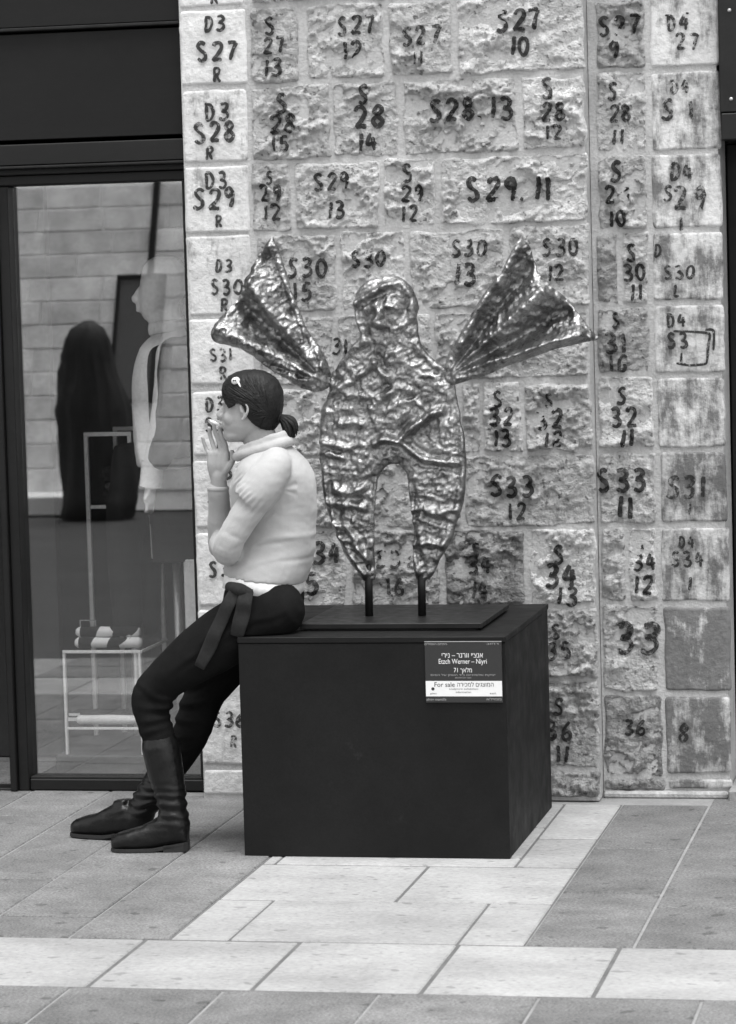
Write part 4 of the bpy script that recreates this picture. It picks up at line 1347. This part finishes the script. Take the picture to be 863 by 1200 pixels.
tl.append(ellipsoid(P3(189, 819, -.845), (.036, 0, 0), (0, .044, 0), (0, 0, .05)))
trousers = fuse('trousers', [pel] + tl, MT['denim'], woman, voxel=.006, smooth=3, disp=creases)
off_pedestal(trousers)
off_pedestal(body)


def ribbon(pts, th=.0035):
    """cloth strip through (px, py, Y, half width px) with a soft curl"""
    A = catmull(pts, 5)
    P = [P3(a[0], a[1], a[2]) for a in A]
    rings = []
    for i, p in enumerate(P):
        t = (P[min(i + 1, len(P) - 1)] - P[max(i - 1, 0)]).normalized()
        u = t.cross(Vector((0, 1, 0))).normalized()
        w_ = A[i][3] / 423.0
        rings.append(ring(p + Vector((0, .003 * math.sin(i * .9), 0)), u * w_, Vector((0, th, 0)), 12, 3.5))
    return loft(rings)


sash = fuse('sash', [flesh([(270, 688, -.905, .016), (281, 691, -.913, .019), (291, 695, -.905, .016)], n=12)], MT['sash'], woman, voxel=.004, smooth=2)
mk('sash_end', *ribbon([(279, 690, -.918, 8.5), (268, 708, -.928, 8), (257, 732, -.930, 8), (246, 757, -.928, 8.5), (234, 782, -.920, 6.5)]), MT['sash'], sash, True)
mk('sash_end', *ribbon([(289, 690, -.918, 8), (287, 705, -.930, 9), (283, 724, -.932, 9.5), (277.5, 746, -.925, 8)]), MT['sash'], sash, True)


# --- boots
def boot(heel, toe, shaft, name='boot'):
    hx, hy = heel
    d = Vector((toe[0] - hx, toe[1] - hy, 0))
    L = d.length
    d.normalize()
    s = Vector((-d.y, d.x, 0))
    prof = [(-.01, .022, .060, .020), (.04, .019, .085, .031), (.15, .016, .118, .036), (.30, .012, .112, .036), (.45, .007, .088, .037), (.6, .005, .072, .041), (.78, .005, .062, .042), (.9, .005, .053, .036), (.97, .006, .044, .025), (1.0, .009, .034, .013)]
    rings = [ring(Vector((hx, hy, 0)) + d * (L * t) + Vector((0, 0, (z0 + z1) / 2)), s * w_, Vector((0, 0, (z1 - z0) / 2)), 20, 2.6) for t, z0, z1, w_ in prof]
    foot = loft(rings)
    sh = limb(shaft, n=22)

    def wr(co):
        z = co[:, 2]
        a = np.exp(-((z - .13) / .045) ** 2)
        return .0034 * a * np.sin(z * 250 + 2.5 * vnoise(co[:, 0] * 25, z * 20, co[:, 1] * 25)) + .0012 * fbm(co[:, 0] * 30, z * 30, co[:, 1] * 30, 2)
    b = fuse(name, [foot, sh], MT['leather'], woman, voxel=.0045, smooth=2, disp=wr)
    so = [(t, w_ + .0015) for t, _, _, w_ in prof]
    out = [(t, w_) for t, w_ in so] + [(t, -w_) for t, w_ in so[::-1]]
    def sole(z0, z1, rngt):
        pts = [(t, w_) for t, w_ in out if rngt[0] <= t <= rngt[1]]
        n = len(pts)
        V = [Vector((hx, hy, z)) + d * (L * t) + s * w_ for z in (z0, z1) for t, w_ in pts]
        F = [list(range(n))[::-1], [n + i for i in range(n)]] + [[i, (i + 1) % n, n + (i + 1) % n, n + i] for i in range(n)]
        return V, F
    V, F = sole(.003, .0120, (-.02, 1.1))
    V = [Vector((v.x, v.y, v.z + .016 * max(0, 1 - (v - Vector((hx, hy, 0))).dot(d) / (L * .45)))) for v in V]
    mk('sole', V, F, MT['rubber'], b)
    V, F = sole(.001, .019, (-.02, .31))
    mk('heel', V, F, MT['rubber'], b)
    return b


boot((-2.262, -.855), (-2.478, -.880), [(P3(188.5, 875, -.848), .0545), (P3(193, 897, -.85), .0520), (P3(199, 925, -.853), .0455), (P3(203, 948, -.855), .041), (P3(206, 968, -.857), .042)])
boot((-2.452, -.705), (-2.665, -.645), [(P3(202, 894, -.688), .0500), (P3(185, 920, -.69), .047), (P3(170, 942, -.694), .042), (P3(163, 958, -.698), .041)])

# --- cigarette (held, so a thing of its own)
c0, c1 = P3(259.2, 498.6, HY - .024), P3(246.5, 493, HY - .018)
cg = empty('cigarette', tuple((c0 + c1) / 2), 'thin white cigarette between the fingers at the lips', 'cigarette')
mk('paper', *tube([c1, c0], [.0038, .0038], 10), MT['cigarette'], cg, True)
mk('ash', *tube([c1 + (c1 - c0) * .13, c1], [.003, .0037], 10), MT['dim_print'], cg, True)
# ------------------------------------------------------------------ things in the shop window
MY = .44
mq = empty('mannequin', tuple(P3(200, 655, MY)), 'white bald mannequin in dark open jacket, pale shirt and dark trousers behind the glass', 'mannequin')
mrow = lambda rows, y=MY, p=2.2: loft([pr(*r[:4], r[4], y=y, p=p) for r in catmull(rows, 3)])
HM = [(182, 300.5, 204, 300.5, .03), (174, 305, 212, 306, .055), (168, 313, 217, 315, .070), (165.5, 324, 219, 326, .076), (164, 334, 219.5, 335, .076), (163.5, 340, 218.5, 341, .074), (163, 348, 216, 348, .072),
      (164, 356, 210, 355, .066), (164.5, 362, 205, 361, .060), (166, 368, 200, 367, .052), (170, 375, 196, 374, .035)]
mh = loft([pr(*r, y=MY, p=2.1, k=.96) for r in HM])
mnose = flesh([(163.5, 339, MY, .008), (160, 346, MY, .010), (157.8, 350.5, MY, .0115), (161.5, 353, MY, .010)], n=10)
mlip = [ellipsoid(P3(162.6, 359, MY), (.009, 0, 0), (0, .02, 0), (0, 0, .005)), ellipsoid(P3(163, 364, MY), (.009, 0, 0), (0, .018, 0), (0, 0, .006))]
mneck = flesh([(190, 362, MY, .055), (196, 385, MY, .055), (200, 405, MY, .07)])
mtor = mrow([(182, 392, 216, 390, .07), (172, 405, 228, 402, .16), (163, 440, 232, 440, .165), (164, 490, 228, 490, .14), (170, 530, 226, 530, .15), (174, 560, 232, 560, .165), (180, 610, 232, 610, .16), (182, 652, 230, 652, .15)])
marm = flesh([(200, 415, MY - .19, .042), (196, 470, MY - .21, .038), (188, 515, MY - .2, .034), (180, 548, MY - .19, .026), (177, 572, MY - .19, .02)])
marm2 = flesh([(200, 415, MY + .19, .042), (198, 470, MY + .21, .038), (190, 515, MY + .2, .034), (184, 570, MY + .19, .02)])
mhand = [flesh([(177, 570, MY - .19, .018), (175, 585, MY - .19, .02)], n=10)] + [flesh([(173 + 2 * k, 586, MY - .2 + .012 * k, .007), (171.5 + 2 * k, 600, MY - .2 + .012 * k, .006)], n=8) for k in range(4)] + \
        [flesh([(176, 575, MY - .21, .008), (170, 586, MY - .215, .007)], n=8)]
fuse('body', [mh, mnose, mneck, mtor, marm, marm2] + mlip + mhand, MT['mannequin'], mq, voxel=.006, smooth=2)
sh = mrow([(180, 393, 214, 388, .072), (169, 408, 226, 404, .165), (160, 440, 228, 440, .172), (159, 480, 226, 480, .155), (160, 515, 226, 515, .158), (164, 545, 228, 545, .168)])
shirt_m = fuse('shirt', [sh, flesh([(200, 415, MY - .19, .048), (195, 470, MY - .212, .044), (187, 515, MY - .203, .04), (179.5, 548, MY - .192, .034)])], MT['shirt'], mq, voxel=.007, smooth=2, disp=lambda co: .003 * fbm(co[:, 0] * 14, co[:, 2] * 9, co[:, 1] * 14, 3))
mk('shirt_collar', *hoop(177, 386, 214, 380, .062, (.020, .006), 28, MY), MT['shirt'], mq, True)
mk('cuff', *tube([P3(179.5, 541, MY - .194), P3(176.5, 570, MY - .19)], [.037, .035], 18, caps=False), MT['shirt'], mq, True)
jk = mrow([(190, 398, 224, 393, .10), (180, 410, 233, 405, .19), (176, 440, 238, 440, .20), (178, 490, 236, 490, .185), (184, 535, 236, 535, .185)])
fuse('jacket', [jk, flesh([(206, 415, MY - .195, .058), (203, 465, MY - .215, .055), (196, 510, MY - .21, .049), (186, 537, MY - .195, .043)])], MT['suit'], mq, voxel=.008, smooth=2, disp=lambda co: .004 * fbm(co[:, 0] * 10, co[:, 2] * 8, co[:, 1] * 10, 3))
tr = mrow([(172, 546, 234, 546, .172), (176, 575, 236, 575, .176), (181, 615, 236, 615, .17), (183, 655, 234, 655, .16)])
fuse('trousers', [tr], MT['suit'], mq, voxel=.008, smooth=1)
mk('stand_pole', *tube([P3(207, 650, MY), Vector((P3(207, 650, MY).x, MY, .03))], [.014, .014], 12), MT['steel'], mq, True)
sp_ = P3(207, 650, MY)
mk('stand_base', *tube([Vector((sp_.x, MY, .0045)), Vector((sp_.x, MY, .016))], [.15, .15], 24), MT['steel'], mq, True)

# half figure in dark trousers farther back
BY = .85
m2 = empty('trouser_form', tuple(P3(158, 560, BY)), 'dark trousers on a leg form behind the mannequin arm', 'trousers')
fuse('trousers', [mrow([(138, 520, 182, 520, .14), (134, 550, 186, 550, .16), (134, 590, 186, 590, .16)], BY), flesh([(150, 585, BY - .08, .075), (146, 650, BY - .08, .06), (150, 730, BY - .08, .05)]),
                  flesh([(170, 585, BY + .08, .075), (170, 650, BY + .08, .06), (172, 730, BY + .08, .05)])], MT['suit'], m2, voxel=.01, smooth=2)
bs = P3(160, 730, BY)
mk('base', *tube([Vector((bs.x, BY, .0045)), Vector((bs.x, BY, bs.z - .0)), ], [.02, .02], 12), MT['steel'], m2, True)

# clear acrylic table with rolled scarves
TY = .30
a, b = P3(73.5, 762, TY), P3(165, 762, TY)
tz = a.z
lx0, lx1 = a.x, b.x
ty1 = TY + .31
base_z = .085
tb = empty('acrylic_table', ((lx0 + lx1) / 2, TY + .15, 0), 'clear acrylic side table with bright edges behind the shop glass', 'table')
mk('base_box', *box(lx0 - .03, lx1 + .28, TY - .02, ty1 + .1, .0045, base_z, .004), MT['interior_floor'], tb)
mk('table_top', *box(lx0, lx1, TY, ty1, tz - .010, tz, .001), MT['clear'], tb)
mk('top_edge', *join(box(lx0, lx1, TY - .004, TY - .0005, tz - .010, tz, .001), box(lx1 + .0005, lx1 + .004, TY - .003, ty1, tz - .010, tz, .001)), MT['acrylic_edge'], tb)
zs = P3(80, 852, TY).z
mk('shelf', *box(lx0 + .008, lx1 - .008, TY, ty1, zs - .008, zs, .001), MT['clear'], tb)
mk('shelf_edge', *box(lx0 + .008, lx1 - .008, TY - .004, TY - .0005, zs - .008, zs, .001), MT['acrylic_edge'], tb)
for x in (lx0, lx1 - .008):
    mk('leg', *box(x, x + .008, TY - .004, TY + .010, base_z + .0005, tz - .0105, .001), MT['acrylic_edge'], tb)
    mk('leg', *box(x, x + .008, ty1 - .012, ty1, base_z + .0005, tz - .0105, .001), MT['clear'], tb)


def scarf_mat():
    m = mat('patterned_cloth', .72, .9, var=.08, bump=.2, bscale=90, spec=.1)
    nt = m.node_tree
    L = nt.links.new
    geo = nd(nt, 'ShaderNodeNewGeometry')
    vo = nd(nt, 'ShaderNodeTexVoronoi')
    vo.inputs['Scale'].default_value = 17
    mp = nd(nt, 'ShaderNodeMapping')
    mp.inputs['Scale'].default_value = (1.3, .3, .6)
    L(geo.outputs['Position'], mp.inputs[0])
    L(mp.outputs[0], vo.inputs['Vector'])
    sp = nd(nt, 'ShaderNodeSeparateColor')
    L(vo.outputs['Color'], sp.inputs[0])
    th = nd(nt, 'ShaderNodeMath', operation='GREATER_THAN')
    th.inputs[1].default_value = .52
    L(sp.outputs[0], th.inputs[0])
    mx = nd(nt, 'ShaderNodeMix', data_type='RGBA')
    mx.inputs[6].default_value = (.015, .015, .015, 1)
    mx.inputs[7].default_value = (.8, .8, .8, 1)
    L(th.outputs[0], mx.inputs[0])
    L(mx.outputs[2], nt.nodes['Principled BSDF'].inputs['Base Color'])
    return m


MT['scarf'] = scarf_mat()


def roll(name, px0, px1, py, y, r, m, label, group=None):
    A, B = P3(px0, py, y), P3(px1, py, y)
    A.z = B.z = (A.z + B.z) / 2
    n = 26
    rings = []
    for i in range(n + 1):
        t = i / n
        c = A.lerp(B, t)
        k = 1 + .05 * math.sin(t * 9 + py) + (-.35 if i in (0, n) else 0)
        rings.append(ring(c, (0, r * k * 1.1, 0), (0, 0, r * k * .95), 18))
    sp = tag(mk(name, *loft(rings), m, None, True), label, 'scarf', group)
    return sp


r1 = .0175
zt = lambda py, y: P3(120, py, y).z
yb_ = TY + .10
roll('rolled_scarf', 89, 166, 754, TY + .05, r1, MT['scarf'], 'black and white patterned scarf roll, lower one lying on the acrylic table')
o = roll('rolled_scarf', 90, 164, 740, TY + .07, r1, MT['scarf'], 'black and white patterned scarf roll on top, over the other one on the acrylic table')
for o_, y_ in ((bpy.data.objects['rolled_scarf'], 0),):
    o_.location.z = tz + .0012
o.location.z = tz + .0012 + r1 * 1.86
o = roll('rolled_cloth', 91, 163, 845, TY + .05, .016, MT['shirt'], 'plain white cloth roll lying on the middle shelf of the acrylic table')
o.location.z = zs + .001
fc = empty('folded_cloth', (P3(93, 838, TY + .16).x, TY + .16, zs), 'small folded cloth with white label at the left of the middle shelf', 'cloth')
fx = P3(93, 838, TY + .16).x
mk('cloth', *box(fx - .025, fx + .16, TY + .11, TY + .22, zs + .001, zs + .028, .006), MT['suit'], fc)
for k in range(2):
    mk('label_tag', *box(fx - .022 + .004 * k, fx + .016 + .003 * k, TY + .105, TY + .1095, zs + .004 + .017 * k, zs + .015 + .014 * k), MT['white_print'], fc)
cb = P3(103, 728, TY + .2)
cbx = empty('clear_box', (cb.x, TY + .2, tz), 'tiny clear box standing behind the scarf rolls', 'box')
for dx in (-.026, .026):
    mk('edge', *box(cb.x + dx - .0015, cb.x + dx + .0015, TY + .199, TY + .203, tz + .001, tz + .075), MT['dim_print'], cbx)
mk('edge', *box(cb.x - .0245, cb.x + .0245, TY + .1995, TY + .2025, tz + .072, tz + .0748), MT['dim_print'], cbx)

# slim steel rack with folded clothes
RY = .95
rk = empty('display_rack', tuple(P3(115, 720, RY)), 'slim pale metal rack with a shelf of folded clothes behind the acrylic table', 'rack')
zf = .0045
t0, t1 = P3(101, 509, RY), P3(152, 509, RY)
for x in (t0.x, t1.x):
    for y in (RY, RY + .35):
        mk('post', *box(x - .007, x + .007, y - .007, y + .007, zf, t0.z - .0075, .001), MT['acrylic_edge'], rk)
for y in (RY, RY + .35):
    mk('top_bar', *box(t0.x - .007, t1.x + .007, y - .0065, y + .0065, t0.z - .007, t0.z + .007, .001), MT['acrylic_edge'], rk)
    z = P3(115, 594, RY).z
    mk('shelf_bar', *box(t0.x + .0075, t1.x - .0075, y - .006, y + .006, z - .006, z + .006, .001), MT['acrylic_edge'], rk)
mk('shelf', *box(t0.x + .0075, t1.x - .0075, RY + .0065, RY + .3435, z - .003, z + .003), MT['clear'], rk)
for k in range(5):
    g_ = rnd.uniform(-.01, .01)
    tag(mk('folded_garment', *box(t0.x + .05 + g_, t0.x + .16 + g_, RY + .02, RY + .28, z + .004 + k * .026, z + .028 + k * .026, .007), [MT['suit'], MT['sash'], MT['sign_board']][k % 3], None),
        ['lowest', 'second lowest', 'middle', 'second highest', 'highest'][k] + ' folded garment of the small dark stack on the display rack', 'garment', 'folded garments on the rack')

# pale column and light side panel inside the shop
cl0, cl1 = P3(38, 760, .9), P3(61, 760, .9)
col_ = empty('interior_column', ((cl0.x + cl1.x) / 2, .9, 0), 'pale round column inside the shop at the left of the window', 'column')
cz = P3(50, 586, .9).z
mk('shaft', *tube([Vector((col_.location.x, .9, .03)), Vector((col_.location.x, .9, cz))], [(cl1.x - cl0.x) / 2] * 2, 24), MT['mannequin'], col_, True)
mk('foot', *tube([Vector((col_.location.x, .9, .0045)), Vector((col_.location.x, .9, .0295))], [(cl1.x - cl0.x) / 2 + .015] * 2, 24), MT['mannequin'], col_, True)
wp0 = P3(216, 690, .33)
tag(mk('side_board', *box(wp0.x, wp0.x + .07, .33, .345, .25, P3(216, 656, .33).z, .003), MT['white_panel'], None), 'plain white board standing inside the window beside the mannequin trousers', 'board')
